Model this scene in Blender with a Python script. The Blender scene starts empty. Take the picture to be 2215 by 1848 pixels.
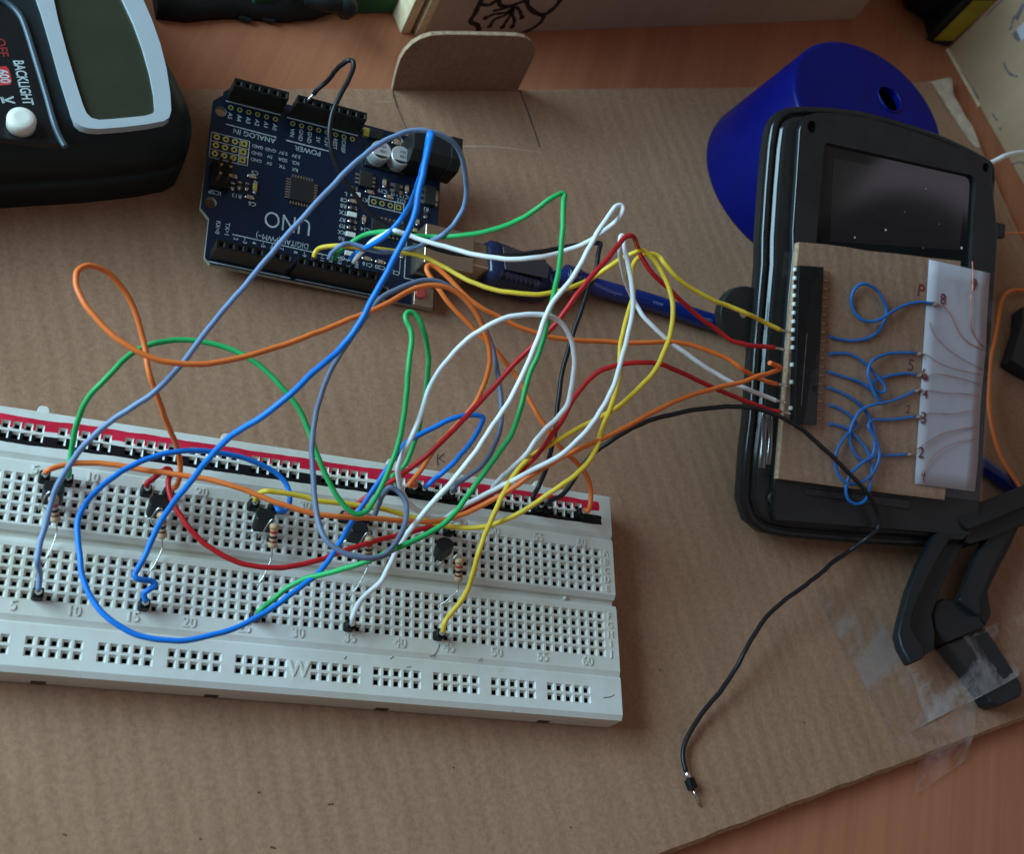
import bpy, bmesh, math, random
from mathutils import Vector, Matrix
random.seed(7)
S = 0.001                                   # everything below is written in millimetres
SC = bpy.context.scene
COL = SC.collection

# ------------------------------------------------------------------ camera (solved from the hole grid of the board)
CAM = Vector((12.93315, -91.55391, 291.94202))
FPX, PW, PH = 2686.58, 2215.0, 1848.0
RIGHT = Vector((0.92397890, -0.01993385, 0.38192360))
DOWN = Vector((0.15407187, -0.89461490, -0.41943539))
FWD = Vector((0.35003550, 0.44639313, -0.82353404))
TAGS = {'A': (0, 800, 2.6957), 'B': (600, 900, 2.5025), 'C': (700, 380, 2.7632), 'D': (400, 100, 2.9197),
        'E': (860, 440, 2.561), 'F': (1580, 520, 2.7811), 'G': (1900, 1030, 3.184), 'H': (760, 1000, 5.25),
        'I': (440, 220, 6.257), 'J': (720, 260, 6.5625), 'K': (680, 460, 7.5), 'L': (430, 460, 7.241),
        'M': (320, 0, 3.6207), 'N': (820, 0, 3.0882), 'O': (1850, 0, 4.38), 'P': (0, 0, 3.75),
        'Q': (1560, 80, 3.206), 'R': (1600, 1000, 2.0667), 'T': (1300, 1000, 2.0656), 'X': (0, 0, 0.94808),
        'Y': (0, 0, 1.0), 'Z': (1000, 460, 3.387), 'W': (2080, 560, 3.2444)}

def px(t, x, y):
    o = TAGS[t]
    return o[0] + x / o[2], o[1] + y / o[2]

def ray(t, x, y):
    a, b = px(t, x, y)
    return RIGHT * ((a - PW / 2) / FPX) + DOWN * ((b - PH / 2) / FPX) + FWD

def at(t, x, y, z=0.0):                     # the point at height z that the photograph shows there
    d = ray(t, x, y)
    return CAM + d * ((z - CAM.z) / d.z)

def on_plane(t, x, y, p0, n):
    d = ray(t, x, y)
    return CAM + d * ((p0 - CAM).dot(n) / d.dot(n))

class Frame:                                # a tilted local frame: u, v in the face, w out of it
    def __init__(s, o, rz, rx, ry):
        s.o = Vector(o)
        s.R = Matrix.Rotation(rz, 3, 'Z') @ Matrix.Rotation(rx, 3, 'X') @ Matrix.Rotation(ry, 3, 'Y')
        s.n = s.R.col[2].copy()
    def P(s, u, v, w=0.0): return s.o + s.R @ Vector((u, v, w))
    def uv(s, t, x, y, w=0.0):
        p = s.R.transposed() @ (on_plane(t, x, y, s.o + s.n * w, s.n) - s.o)
        return p.x, p.y
    def hit(s, t, x, y, w=0.0): return on_plane(t, x, y, s.o + s.n * w, s.n)

ARD = Frame((111.236, 151.647, 11.812), 3.159633, -0.176508, -0.055231)
HK = 0.9627
HND = Frame(CAM + (Vector((207.26, 43.95, 0.29)) - CAM) * HK, math.radians(3.77), math.radians(24.41), 0.0)

# ------------------------------------------------------------------ mesh builder
class MB:
    def __init__(s, f=None):
        s.v, s.f, s.m, s.sm, s.fr = [], [], [], [], f
    def P(s, p):
        return s.fr.P(*p) if s.fr else Vector(p)
    def add(s, verts, faces, m=0, smooth=False):
        b = len(s.v)
        s.v += [s.P(p) for p in verts]
        for f in faces:
            s.f.append([b + i for i in f]); s.m.append(m); s.sm.append(smooth)
        return b
    def box(s, x0, x1, y0, y1, z0, z1, m=0, top=None):
        s.add([(x0, y0, z0), (x1, y0, z0), (x1, y1, z0), (x0, y1, z0), (x0, y0, z1), (x1, y0, z1), (x1, y1, z1), (x0, y1, z1)],
              [(3, 2, 1, 0), (0, 1, 5, 4), (1, 2, 6, 5), (2, 3, 7, 6), (3, 0, 4, 7)], m)
        s.add([(x0, y0, z1), (x1, y0, z1), (x1, y1, z1), (x0, y1, z1)], [(0, 1, 2, 3)], m if top is None else top)
    def prism(s, poly, z0, z1, m=0, inset=0.0, smooth=False):
        n = len(poly)
        cx = sum(p[0] for p in poly) / n; cy = sum(p[1] for p in poly) / n
        s.loft([[(p[0], p[1], z0) for p in poly], [(p[0], p[1], z1) for p in poly]], m, smooth)
    def loft(s, rings, m=0, smooth=True, caps=True, ms=None):
        n = len(rings[0]); V = [p for r in rings for p in r]; Fs = []
        a = sum(rings[0][i][0] * rings[0][(i + 1) % n][1] - rings[0][(i + 1) % n][0] * rings[0][i][1] for i in range(n))
        b = s.add(V, [], m)
        for k in range(len(rings) - 1):
            for i in range(n):
                j = (i + 1) % n
                q = [b + k * n + i, b + k * n + j, b + (k + 1) * n + j, b + (k + 1) * n + i]
                s.f.append(q); s.m.append(ms[k] if ms else m); s.sm.append(smooth)
        if caps:
            s.add(rings[0], [list(range(n))[::-1]], m); s.add(rings[-1], [list(range(n))], ms[-1] if ms else m)
    def tube(s, pts, r, n=10, m=0, caps=True, radii=None):
        pts = [Vector(p) for p in pts]; N = len(pts); rings = []; up = None
        for i, p in enumerate(pts):
            t = (pts[min(i + 1, N - 1)] - pts[max(i - 1, 0)])
            t = t.normalized() if t.length > 1e-9 else Vector((0, 0, 1))
            if up is None:
                up = Vector((0, 0, 1)) if abs(t.z) < 0.9 else Vector((1, 0, 0))
            up = (up - t * up.dot(t))
            up = up.normalized() if up.length > 1e-6 else t.orthogonal().normalized()
            b = t.cross(up); rr = radii[i] if radii else r
            rings.append([tuple(p + (up * math.cos(2 * math.pi * k / n) + b * math.sin(2 * math.pi * k / n)) * rr) for k in range(n)])
        s.loft(rings, m, True, caps)
    def lathe(s, p0, p1, prof, n=16, ms=None, m=0):   # prof: (t along axis, radius)
        p0, p1 = Vector(p0), Vector(p1); ax = p1 - p0; t = ax.normalized()
        a = t.orthogonal().normalized(); b = t.cross(a); rings = []
        for q, r in prof:
            c = p0 + ax * q
            rings.append([tuple(c + (a * math.cos(2 * math.pi * k / n) + b * math.sin(2 * math.pi * k / n)) * r) for k in range(n)])
        s.loft(rings, m, True, True, ms)
    def ribbon(s, pts, w, n=(0, 0, 1), m=0):          # a flat stroke of ink along a line
        pts = [Vector(p) for p in pts]; n = Vector(n); L = []
        for i, p in enumerate(pts):
            t = (pts[min(i + 1, len(pts) - 1)] - pts[max(i - 1, 0)]).normalized(); q = n.cross(t).normalized()
            ww = w * random.uniform(.8, 1.15); L += [tuple(p + q * ww / 2), tuple(p - q * ww / 2)]
        s.add(L, [(2 * i, 2 * i + 1, 2 * i + 3, 2 * i + 2) for i in range(len(pts) - 1)], m)
    def text(s, txt, u, v, w, size, rot=0.0, depth=0.0, m=0, bold=0.0, sx=1.0):
        V, Fa = text_mesh(txt, depth / size if size else 0, bold)
        c, d = math.cos(rot), math.sin(rot)
        s.add([(u + (x * sx * c - y * d) * size, v + (x * sx * d + y * c) * size, w + z * size) for x, y, z in V], Fa, m)
    def holed(s, outer, inners, z, m=0):              # flat face with holes
        bm = bmesh.new(); E = []
        for loop in [outer] + inners:
            vs = [bm.verts.new((p[0], p[1], z)) for p in loop]
            E += [bm.edges.new((vs[i], vs[(i + 1) % len(vs)])) for i in range(len(vs))]
        bmesh.ops.triangle_fill(bm, use_beauty=True, use_dissolve=False, edges=E, normal=(0, 0, 1))
        bm.verts.index_update()
        s.add([tuple(v.co) for v in bm.verts], [[v.index for v in f.verts] for f in bm.faces], m); bm.free()
    def wall(s, loop, z0, z1, m=0, smooth=False):
        n = len(loop)
        s.add([(p[0], p[1], z0) for p in loop] + [(p[0], p[1], z1) for p in loop],
              [(i, (i + 1) % n, n + (i + 1) % n, n + i) for i in range(n)], m, smooth)
    def build(s, name, mats, parent=None, origin=None, normals=True, bevel=0.0, seg=2):
        me = bpy.data.meshes.new(name)
        o0 = Vector(origin) if origin is not None else (parent['_o'] if parent is not None and '_o' in parent else Vector((0, 0, 0)))
        o0 = Vector(o0)
        me.from_pydata([tuple((p - o0) * S) for p in s.v], [], s.f)
        for mt in (mats if isinstance(mats, (list, tuple)) else [mats]): me.materials.append(mt)
        me.polygons.foreach_set('material_index', s.m)
        me.polygons.foreach_set('use_smooth', s.sm)
        if normals:
            bm = bmesh.new(); bm.from_mesh(me)
            bmesh.ops.remove_doubles(bm, verts=bm.verts, dist=1e-6)
            bmesh.ops.recalc_face_normals(bm, faces=bm.faces); bm.to_mesh(me); bm.free()
        me.update()
        o = bpy.data.objects.new(name, me); COL.objects.link(o)
        if parent is not None:
            o.parent = parent
            if origin is not None:
                o.location = (o0 - Vector(parent['_o'])) * S
            o['_o'] = tuple(o0)
        else:
            o.location = o0 * S; o['_o'] = tuple(o0)
        if bevel:
            md = o.modifiers.new('edge', 'BEVEL'); md.width = bevel * S; md.segments = seg; md.limit_method = 'ANGLE'; md.angle_limit = math.radians(35)
            for p in me.polygons: p.use_smooth = True
            md.harden_normals = True
        return o

_tc = {}
def text_mesh(txt, depth, bold=0.0):
    k = (txt, round(depth, 4), bold)
    if k not in _tc:
        cu = bpy.data.curves.new('t', 'FONT'); cu.body = txt; cu.size = 1.0; cu.align_x = 'CENTER'; cu.align_y = 'CENTER'
        cu.extrude = depth / 2; cu.offset = bold; cu.resolution_u = 3
        ob = bpy.data.objects.new('t', cu); COL.objects.link(ob)
        bpy.context.view_layer.update()
        me = bpy.data.meshes.new_from_object(ob.evaluated_get(bpy.context.evaluated_depsgraph_get()))
        _tc[k] = ([tuple(v.co + Vector((0, 0, depth / 2))) for v in me.vertices], [list(p.vertices) for p in me.polygons])
        bpy.data.objects.remove(ob); bpy.data.curves.remove(cu); bpy.data.meshes.remove(me)
    return _tc[k]

def tag(o, label=None, cat=None, group=None, kind=None):
    if label: o['label'] = label
    if cat: o['category'] = cat
    if group: o['group'] = group
    if kind: o['kind'] = kind
    return o
def thing(name, o0, label, cat, group=None):
    o = bpy.data.objects.new(name, None); COL.objects.link(o)
    o.empty_display_size = 0.005; o.location = Vector(o0) * S; o['_o'] = tuple(o0)
    return tag(o, label, cat, group)

def smooth_path(P, per=6):                            # Catmull-Rom (centripetal) through the points
    P = [Vector(p) for p in P]; out = []
    for i in range(len(P) - 1):
        p0 = P[i - 1] if i else P[0] * 2 - P[1]; p1, p2 = P[i], P[i + 1]
        p3 = P[i + 2] if i + 2 < len(P) else P[-1] * 2 - P[-2]
        t0 = 0.0; t1 = t0 + max((p1 - p0).length, 1e-3) ** .5; t2 = t1 + max((p2 - p1).length, 1e-3) ** .5; t3 = t2 + max((p3 - p2).length, 1e-3) ** .5
        for k in range(per):
            t = t1 + (t2 - t1) * k / per
            a1 = p0 * ((t1 - t) / (t1 - t0)) + p1 * ((t - t0) / (t1 - t0)); a2 = p1 * ((t2 - t) / (t2 - t1)) + p2 * ((t - t1) / (t2 - t1))
            a3 = p2 * ((t3 - t) / (t3 - t2)) + p3 * ((t - t2) / (t3 - t2))
            b1 = a1 * ((t2 - t) / (t2 - t0)) + a2 * ((t - t0) / (t2 - t0)); b2 = a2 * ((t3 - t) / (t3 - t1)) + a3 * ((t - t1) / (t3 - t1))
            out.append(b1 * ((t2 - t) / (t2 - t1)) + b2 * ((t - t1) / (t2 - t1)))
    out.append(P[-1]); return out

# ------------------------------------------------------------------ materials
def mat(name, col, rough=0.5, metal=0.0, var=0.06, scale=60, bump=0.0, bscale=400, spec=0.5, col2=None, trans=0.0, coat=0.0, ior=1.45):
    m = bpy.data.materials.new(name); m.use_nodes = True; nt = m.node_tree; b = nt.nodes['Principled BSDF']
    b.inputs['Roughness'].default_value = rough; b.inputs['Metallic'].default_value = metal
    b.inputs['Specular IOR Level'].default_value = spec; b.inputs['Transmission Weight'].default_value = trans
    b.inputs['Coat Weight'].default_value = coat; b.inputs['IOR'].default_value = ior
    tc = nt.nodes.new('ShaderNodeTexCoord')
    n = nt.nodes.new('ShaderNodeTexNoise'); n.inputs['Scale'].default_value = scale; n.inputs['Detail'].default_value = 6; n.inputs['Roughness'].default_value = .65
    nt.links.new(tc.outputs['Object'], n.inputs['Vector'])
    r = nt.nodes.new('ShaderNodeValToRGB'); r.color_ramp.elements[0].position = .3; r.color_ramp.elements[1].position = .72
    c2 = col2 or [min(1, c * (1 + var * 1.6)) for c in col]; c1 = [c * (1 - var * 1.6) for c in col] if not col2 else col
    r.color_ramp.elements[0].color = (*c1, 1); r.color_ramp.elements[1].color = (*c2, 1)
    nt.links.new(n.outputs['Fac'], r.inputs['Fac']); nt.links.new(r.outputs['Color'], b.inputs['Base Color'])
    if bump:
        n2 = nt.nodes.new('ShaderNodeTexNoise'); n2.inputs['Scale'].default_value = bscale; n2.inputs['Detail'].default_value = 4
        nt.links.new(tc.outputs['Object'], n2.inputs['Vector'])
        bp = nt.nodes.new('ShaderNodeBump'); bp.inputs['Strength'].default_value = bump; bp.inputs['Distance'].default_value = 0.0004
        nt.links.new(n2.outputs['Fac'], bp.inputs['Height']); nt.links.new(bp.outputs['Normal'], b.inputs['Normal'])
    return m

def nodes(m): return m.node_tree.nodes, m.node_tree.links, m.node_tree.nodes['Principled BSDF']
def math_node(nt, op, a, b=None, clamp=False):
    n = nt.nodes.new('ShaderNodeMath'); n.operation = op; n.use_clamp = clamp
    for i, x in enumerate((a, b)):
        if x is None: continue
        if isinstance(x, (int, float)): n.inputs[i].default_value = x
        else: nt.links.new(x, n.inputs[i])
    return n.outputs[0]
def mix_col(nt, fac, a, b):
    n = nt.nodes.new('ShaderNodeMix'); n.data_type = 'RGBA'
    for s_, x in ((n.inputs['Factor'], fac), (n.inputs['A'], a), (n.inputs['B'], b)):
        if isinstance(x, (int, float)): s_.default_value = x
        elif isinstance(x, tuple): s_.default_value = (*x, 1)
        else: nt.links.new(x, s_)
    return n.outputs['Result']
def noise_node(nt, vec, scale, detail=4, rough=.6, mapscale=None, rot=None):
    if mapscale or rot:
        mp = nt.nodes.new('ShaderNodeMapping')
        if rot: mp.inputs['Rotation'].default_value = (0, 0, rot)
        if mapscale:
            mp2 = nt.nodes.new('ShaderNodeMapping'); mp2.inputs['Scale'].default_value = mapscale
            nt.links.new(vec, mp.inputs['Vector']); nt.links.new(mp.outputs['Vector'], mp2.inputs['Vector']); vec = mp2.outputs['Vector']
        else:
            nt.links.new(vec, mp.inputs['Vector']); vec = mp.outputs['Vector']
    n = nt.nodes.new('ShaderNodeTexNoise'); n.inputs['Scale'].default_value = scale; n.inputs['Detail'].default_value = detail; n.inputs['Roughness'].default_value = rough
    nt.links.new(vec, n.inputs['Vector']); return n.outputs['Fac']
def ramp(nt, fac, p0, p1, c0=(0, 0, 0), c1=(1, 1, 1)):
    r = nt.nodes.new('ShaderNodeValToRGB'); e = r.color_ramp.elements
    e[0].position, e[1].position = p0, p1; e[0].color, e[1].color = (*c0, 1), (*c1, 1)
    nt.links.new(fac, r.inputs['Fac']); return r.outputs['Color']

def cardboard_mat(name, base, dark, period=0.0048, ang=math.atan2(0.276, 0.961)):
    m = mat(name, base, .9, spec=.15); N, L, B = nodes(m); nt = m.node_tree
    tc = N.new('ShaderNodeTexCoord').outputs['Object']
    mp = N.new('ShaderNodeMapping'); mp.inputs['Rotation'].default_value = (0, 0, -ang); L.new(tc, mp.inputs['Vector'])
    sx = N.new('ShaderNodeSeparateXYZ'); L.new(mp.outputs['Vector'], sx.inputs[0])
    wob = noise_node(nt, tc, 30, 2)
    ph = math_node(nt, 'ADD', math_node(nt, 'MULTIPLY', sx.outputs['X'], 2 * math.pi / period), math_node(nt, 'MULTIPLY', wob, 6.0))
    wave = math_node(nt, 'SINE', ph)
    amp = noise_node(nt, tc, 14, 2)
    wv = math_node(nt, 'MULTIPLY', wave, math_node(nt, 'SUBTRACT', amp, .2))
    fib = noise_node(nt, tc, 130, 5, .7, (1, .25, 1), -ang)
    fine = noise_node(nt, tc, 750, 4, .75)
    big = noise_node(nt, tc, 9, 4, .6)
    t = math_node(nt, 'ADD', math_node(nt, 'MULTIPLY', fib, .55), math_node(nt, 'MULTIPLY', big, .45))
    c = mix_col(nt, ramp(nt, t, .36, .66), dark, base)
    k = math_node(nt, 'ADD', math_node(nt, 'MULTIPLY', wv, .075), math_node(nt, 'ADD', math_node(nt, 'MULTIPLY', fine, .95), .525))
    mul = N.new('ShaderNodeMix'); mul.data_type = 'RGBA'; mul.blend_type = 'MULTIPLY'; mul.inputs['Factor'].default_value = 1
    cb = N.new('ShaderNodeCombineXYZ'); [L.new(k, cb.inputs[i]) for i in range(3)]
    L.new(c, mul.inputs['A']); L.new(cb.outputs[0], mul.inputs['B'])
    L.new(mul.outputs['Result'], B.inputs['Base Color'])
    h = math_node(nt, 'ADD', math_node(nt, 'MULTIPLY', wv, .5), math_node(nt, 'ADD', math_node(nt, 'MULTIPLY', fib, .5), math_node(nt, 'MULTIPLY', fine, .5)))
    bp = N.new('ShaderNodeBump'); bp.inputs['Strength'].default_value = .5; bp.inputs['Distance'].default_value = .0003
    L.new(h, bp.inputs['Height']); L.new(bp.outputs['Normal'], B.inputs['Normal'])
    return m

def wood_mat(name, base, dark, ang, s1=60, stretch=.05, rough=.55, contrast=(.35, .65)):
    m = mat(name, base, rough, spec=.3); N, L, B = nodes(m); nt = m.node_tree
    tc = N.new('ShaderNodeTexCoord').outputs['Object']
    g = noise_node(nt, tc, s1, 6, .65, (1, stretch, .3), ang)
    g2 = noise_node(nt, tc, s1 * 5, 4, .7, (1, stretch * .6, .3), ang)
    b = noise_node(nt, tc, 6, 3)
    t = math_node(nt, 'ADD', math_node(nt, 'MULTIPLY', g, .5), math_node(nt, 'ADD', math_node(nt, 'MULTIPLY', g2, .3), math_node(nt, 'MULTIPLY', b, .2)))
    c = mix_col(nt, ramp(nt, t, *contrast), dark, base); L.new(c, B.inputs['Base Color'])
    bp = N.new('ShaderNodeBump'); bp.inputs['Strength'].default_value = .12; bp.inputs['Distance'].default_value = .0003
    L.new(g2, bp.inputs['Height']); L.new(bp.outputs['Normal'], B.inputs['Normal'])
    return m

M = {}
M['card'] = cardboard_mat('brown_cardboard', (.40, .222, .138), (.315, .17, .103))
M['card2'] = cardboard_mat('thin_brown_cardboard', (.38, .235, .155), (.30, .18, .115), .004)
M['cardedge'] = mat('cardboard_cut_edge', (.44, .30, .19), .95, var=.25, scale=700, bump=.6, bscale=1200, spec=.1)
M['cardtorn'] = mat('torn_paper_edge', (.58, .47, .36), .9, var=.2, scale=200, bump=.4, spec=.1)
M['crease'] = mat('pressed_crease', (.43, .265, .175), .9, var=.1)
M['slit'] = mat('dark_slit', (.10, .055, .035), .9)
M['table'] = wood_mat('orange_veneer', (.47, .175, .088), (.33, .11, .052), .28, 70, .04)
M['ply'] = wood_mat('pale_plywood', (.43, .285, .175), (.34, .22, .13), 1.2, 45, .06, .7)
M['plyfront'] = wood_mat('pale_planed_wood', (.47, .34, .26), (.38, .27, .205), 1.95, 60, .04, .7)
M['plyedge'] = mat('plywood_cut_edge', (.68, .52, .32), .8, var=.15, scale=300)
M['ink'] = mat('black_marker_ink', (.012, .011, .013), .6, var=.3)
M['inkgrey'] = mat('faint_grey_marks', (.13, .11, .115), .8, var=.4, scale=300)
M['pencil'] = mat('pencil_line', (.075, .06, .055), .7, var=.3)
M['inkred'] = mat('brown_red_ink', (.16, .018, .022), .6, var=.3)
M['black'] = mat('black_plastic', (.011, .012, .013), .42, var=.2, scale=120, bump=.15, bscale=900)
M['gloss'] = mat('polished_black_edge', (.008, .009, .010), .16, var=.2, spec=.6)
M['blacksoft'] = mat('matt_black_plastic', (.016, .0165, .016), .45, var=.2, scale=90, bump=.2, bscale=1500, spec=.4)
M['rubber'] = mat('black_rubber', (.010, .013, .014), .6, var=.2, scale=60, bump=.2, bscale=1200, spec=.35)
M['header'] = mat('black_header_plastic', (.007, .0075, .0075), .5, var=.2, scale=300, bump=.1, spec=.22)
M['headside'] = mat('brownish_header_plastic', (.018, .015, .012), .42, var=.25, scale=300)  # socket side walls, browner than the tops
M['hole'] = mat('socket_darkness', (.004, .004, .005), .8)  # near-black for hole interiors, their shade put into the colour
M['well'] = mat('contact_darkness', (.012, .008, .010), .7)  # shade deep in the board holes, put into the wall colour
M['steel'] = mat('tinned_metal', (.62, .61, .58), .25, 1.0, var=.15, scale=500)
M['solder'] = mat('solder_blob', (.66, .66, .64), .22, 1.0, var=.2, scale=900, bump=.5, bscale=900)
M['alu'] = mat('aluminium_can', (.74, .75, .75), .32, .55, var=.05)
M['shell'] = mat('usb_metal_brown_reflection', (.50, .37, .26), .22, .85, var=.05)  # tin plate; the brown of reflected surroundings is put into its colour
M['gold'] = mat('gold_pad', (.62, .55, .12), .35, .6, var=.1)
M['goldpin'] = mat('brass_pin', (.62, .42, .16), .3, 1.0, var=.1)
M['pcb'] = mat('blue_solder_mask', (.003, .012, .033), .3, var=.12, scale=80, spec=.5)
M['pcbedge'] = mat('pcb_edge', (.33, .32, .26), .7, var=.2, scale=300)
M['silk'] = mat('white_silkscreen', (.42, .47, .47), .6, var=.2, scale=500)
M['chip'] = mat('chip_resin', (.020, .019, .018), .5, var=.2)
M['tan'] = mat('ceramic_tan', (.40, .26, .17), .5, var=.2)
M['white'] = mat('white_led_case', (.72, .72, .66), .5, var=.1)
M['redbtn'] = mat('red_button', (.55, .07, .06), .45)
M['bluecap'] = mat('blue_plastic', (.0009, .0035, .105), .4, var=.12, scale=50, bump=.12, bscale=700, spec=.22)
M['white2'] = mat('white_print', (.75, .76, .78), .5)
M['paper'] = mat('white_paper', (.46, .43, .475), .85, var=.04, scale=80, bump=.15, bscale=300, spec=.2)
M['copper'] = mat('copper_wire', (.52, .20, .115), .4, .6, var=.15)
M['green'] = mat('green_mat', (.012, .085, .032), .7, var=.15)
M['yellowlab'] = mat('yellow_panel', (.40, .30, .018), .5, var=.2)
M['lcd'] = mat('unlit_lcd', (.034, .037, .022), .16, var=.08, spec=.5)
M['bezel'] = mat('pale_grey_plastic', (.40, .435, .45), .35, var=.04)
M['panel'] = mat('black_panel_print', (.006, .007, .008), .35, var=.2)
M['panelrim'] = mat('panel_rim', (.05, .075, .10), .3, var=.2)
M['knob'] = mat('ivory_button', (.78, .76, .66), .35, var=.03)
M['redprint'] = mat('red_print', (.50, .03, .03), .5)
M['reddim'] = mat('dim_red_print', (.22, .02, .015), .5)
M['clamp'] = mat('grey_black_plastic', (.009, .0115, .0135), .45, var=.2, scale=80, bump=.15, bscale=1500)
M['usbblue'] = mat('clear_smoky_plastic', (.055, .045, .055), .12, var=.1, spec=.6)
M['usbdark'] = mat('smoky_blue_plastic', (.012, .020, .062), .18, var=.2, spec=.6)
M['cordblue'] = mat('blue_cable_jacket', (.006, .020, .15), .2, var=.1, spec=.6, coat=.4)
M['cordtext'] = mat('faint_cable_print', (.16, .22, .42), .5)
for k, c in {'slate': (.185, .275, .45), 'blue': (.006, .20, .74), 'orange': (.84, .185, .035), 'green_w': (.024, .40, .105), 'yellow': (.83, .57, .045),
             'red': (.55, .014, .018), 'whitew': (.80, .81, .82), 'blackw': (.012, .011, .014), 'greyw': (.14, .17, .26), 'thinblue': (.008, .13, .42)}.items():
    M[k] = mat('wire_' + {'green_w': 'green', 'whitew': 'white', 'blackw': 'black', 'greyw': 'grey'}.get(k, k), c, .42, var=.05, scale=150, bump=.08, bscale=900, spec=.45)
for k, c in {'resbody': (.55, .35, .21), 'bbrown': (.16, .04, .02), 'bblack': (.01, .01, .01), 'bred': (.42, .03, .02), 'bgold': (.45, .28, .08)}.items():
    M[k] = mat({'resbody': 'resistor_tan', 'bbrown': 'band_brown', 'bblack': 'band_black', 'bred': 'band_red', 'bgold': 'band_gold'}[k], c, .3, var=.06)

def board_mat(name, marker):
    m = mat(name, (.72, .69, .63), .5, spec=.35); N, L, B = nodes(m); nt = m.node_tree
    tc = N.new('ShaderNodeTexCoord').outputs['Object']
    d = noise_node(nt, tc, 22, 5, .65); d2 = noise_node(nt, tc, 160, 4, .7)
    t = math_node(nt, 'ADD', math_node(nt, 'MULTIPLY', d, .65), math_node(nt, 'MULTIPLY', d2, .35))
    c = mix_col(nt, ramp(nt, t, .36, .62), (.62, .57, .46), (.72, .70, .66))
    sp = noise_node(nt, tc, 330, 2, .5)
    c = mix_col(nt, math_node(nt, 'MULTIPLY', ramp(nt, sp, .72, .78), .4), c, (.35, .31, .26))
    rgh = .5
    if marker:
        sx = N.new('ShaderNodeSeparateXYZ'); L.new(tc, sx.inputs[0]); X, Y = sx.outputs['X'], sx.outputs['Y']
        w1 = noise_node(nt, tc, 110, 3, .6, (1, .15, 1)); w2 = noise_node(nt, tc, 90, 3, .6, (1, .1, 1)); w3 = noise_node(nt, tc, 420, 2, .6)
        def band(y0, a0, y1, a1, x1):
            lo = math_node(nt, 'GREATER_THAN', Y, math_node(nt, 'ADD', math_node(nt, 'MULTIPLY', math_node(nt, 'SUBTRACT', w1, .5), a0), y0))
            hi = math_node(nt, 'LESS_THAN', Y, math_node(nt, 'ADD', math_node(nt, 'MULTIPLY', math_node(nt, 'SUBTRACT', w2, .5), a1), y1))
            e = math_node(nt, 'LESS_THAN', X, math_node(nt, 'ADD', math_node(nt, 'MULTIPLY', math_node(nt, 'SUBTRACT', w3, .5), .002), x1))
            return math_node(nt, 'MULTIPLY', math_node(nt, 'MULTIPLY', lo, hi), e)
        rb = band(.0401, .0012, .0431, .0012, .1588); kb = band(.0361, .0009, .0390, .0012, .1594)
        thin = ramp(nt, noise_node(nt, tc, 260, 3, .6), .3, .6)
        red = mix_col(nt, thin, (.76, .02, .062), (.58, .010, .036))
        c = mix_col(nt, rb, c, red); c = mix_col(nt, kb, c, (.010, .009, .011))
        L.new(math_node(nt, 'SUBTRACT', .5, math_node(nt, 'MULTIPLY', kb, .22)), B.inputs['Roughness'])
    L.new(c, B.inputs['Base Color'])
    bp = N.new('ShaderNodeBump'); bp.inputs['Strength'].default_value = .1; bp.inputs['Distance'].default_value = .0002
    L.new(d2, bp.inputs['Height']); L.new(bp.outputs['Normal'], B.inputs['Normal'])
    return m
M['board'] = board_mat('ivory_board_plastic', False)
M['boardmark'] = board_mat('marker_striped_board_plastic', True)

def film_mat(name, patch, amount, rough=.12, gloss=.10, base=.035, bump=.5):
    m = bpy.data.materials.new(name); m.use_nodes = True; nt = m.node_tree; N, L = nt.nodes, nt.links
    N.remove(N['Principled BSDF']); out = N['Material Output']
    tr = N.new('ShaderNodeBsdfTransparent'); gl = N.new('ShaderNodeBsdfGlossy'); gl.inputs['Roughness'].default_value = rough
    df = N.new('ShaderNodeBsdfDiffuse'); df.inputs['Color'].default_value = (.55, .50, .50, 1)
    tc = N.new('ShaderNodeTexCoord').outputs['Object']
    bp = N.new('ShaderNodeBump'); bp.inputs['Strength'].default_value = bump; bp.inputs['Distance'].default_value = .0008
    L.new(noise_node(nt, tc, 60, 3), bp.inputs['Height']); L.new(bp.outputs['Normal'], gl.inputs['Normal'])
    lw = N.new('ShaderNodeLayerWeight'); lw.inputs['Blend'].default_value = .5
    m1 = N.new('ShaderNodeMixShader'); L.new(math_node(nt, 'ADD', math_node(nt, 'MULTIPLY', math_node(nt, 'POWER', lw.outputs['Facing'], 4.0), .5), base + gloss * .15), m1.inputs[0]); L.new(tr.outputs[0], m1.inputs[1]); L.new(gl.outputs[0], m1.inputs[2])
    t = noise_node(nt, tc, 55, 5, .7, (1, .5, 1), .5)
    m2 = N.new('ShaderNodeMixShader'); L.new(math_node(nt, 'MULTIPLY', ramp(nt, t, patch, patch + .12), amount), m2.inputs[0])
    L.new(m1.outputs[0], m2.inputs[1]); L.new(df.outputs[0], m2.inputs[2]); L.new(m2.outputs[0], out.inputs['Surface'])
    return m
M['tape'] = film_mat('clear_tape', .48, .27)
M['film'] = film_mat('clear_film', .62, .04, .10, .0, base=.018)
M['fold'] = film_mat('clear_film_fold', .7, .05, .16, 1.2, bump=.05)
M['tapeedge'] = mat('tape_cut_edge', (.30, .22, .18), .3, var=.3, scale=300)
AMB, EXPO = 0.26, 0.0
WPOS, WSX, WSY, WPOW = (-600, 225, 350), .6, .48, 12.9
# ================================================================== the setting
TZ = -4.0
b = MB(); b.add([(-700, -700, TZ), (900, -700, TZ), (900, 1100, TZ), (-700, 1100, TZ)], [(0, 1, 2, 3)])
tag(b.build('tabletop', M['table']), kind='structure', label='orange wood veneer table top', )

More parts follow.
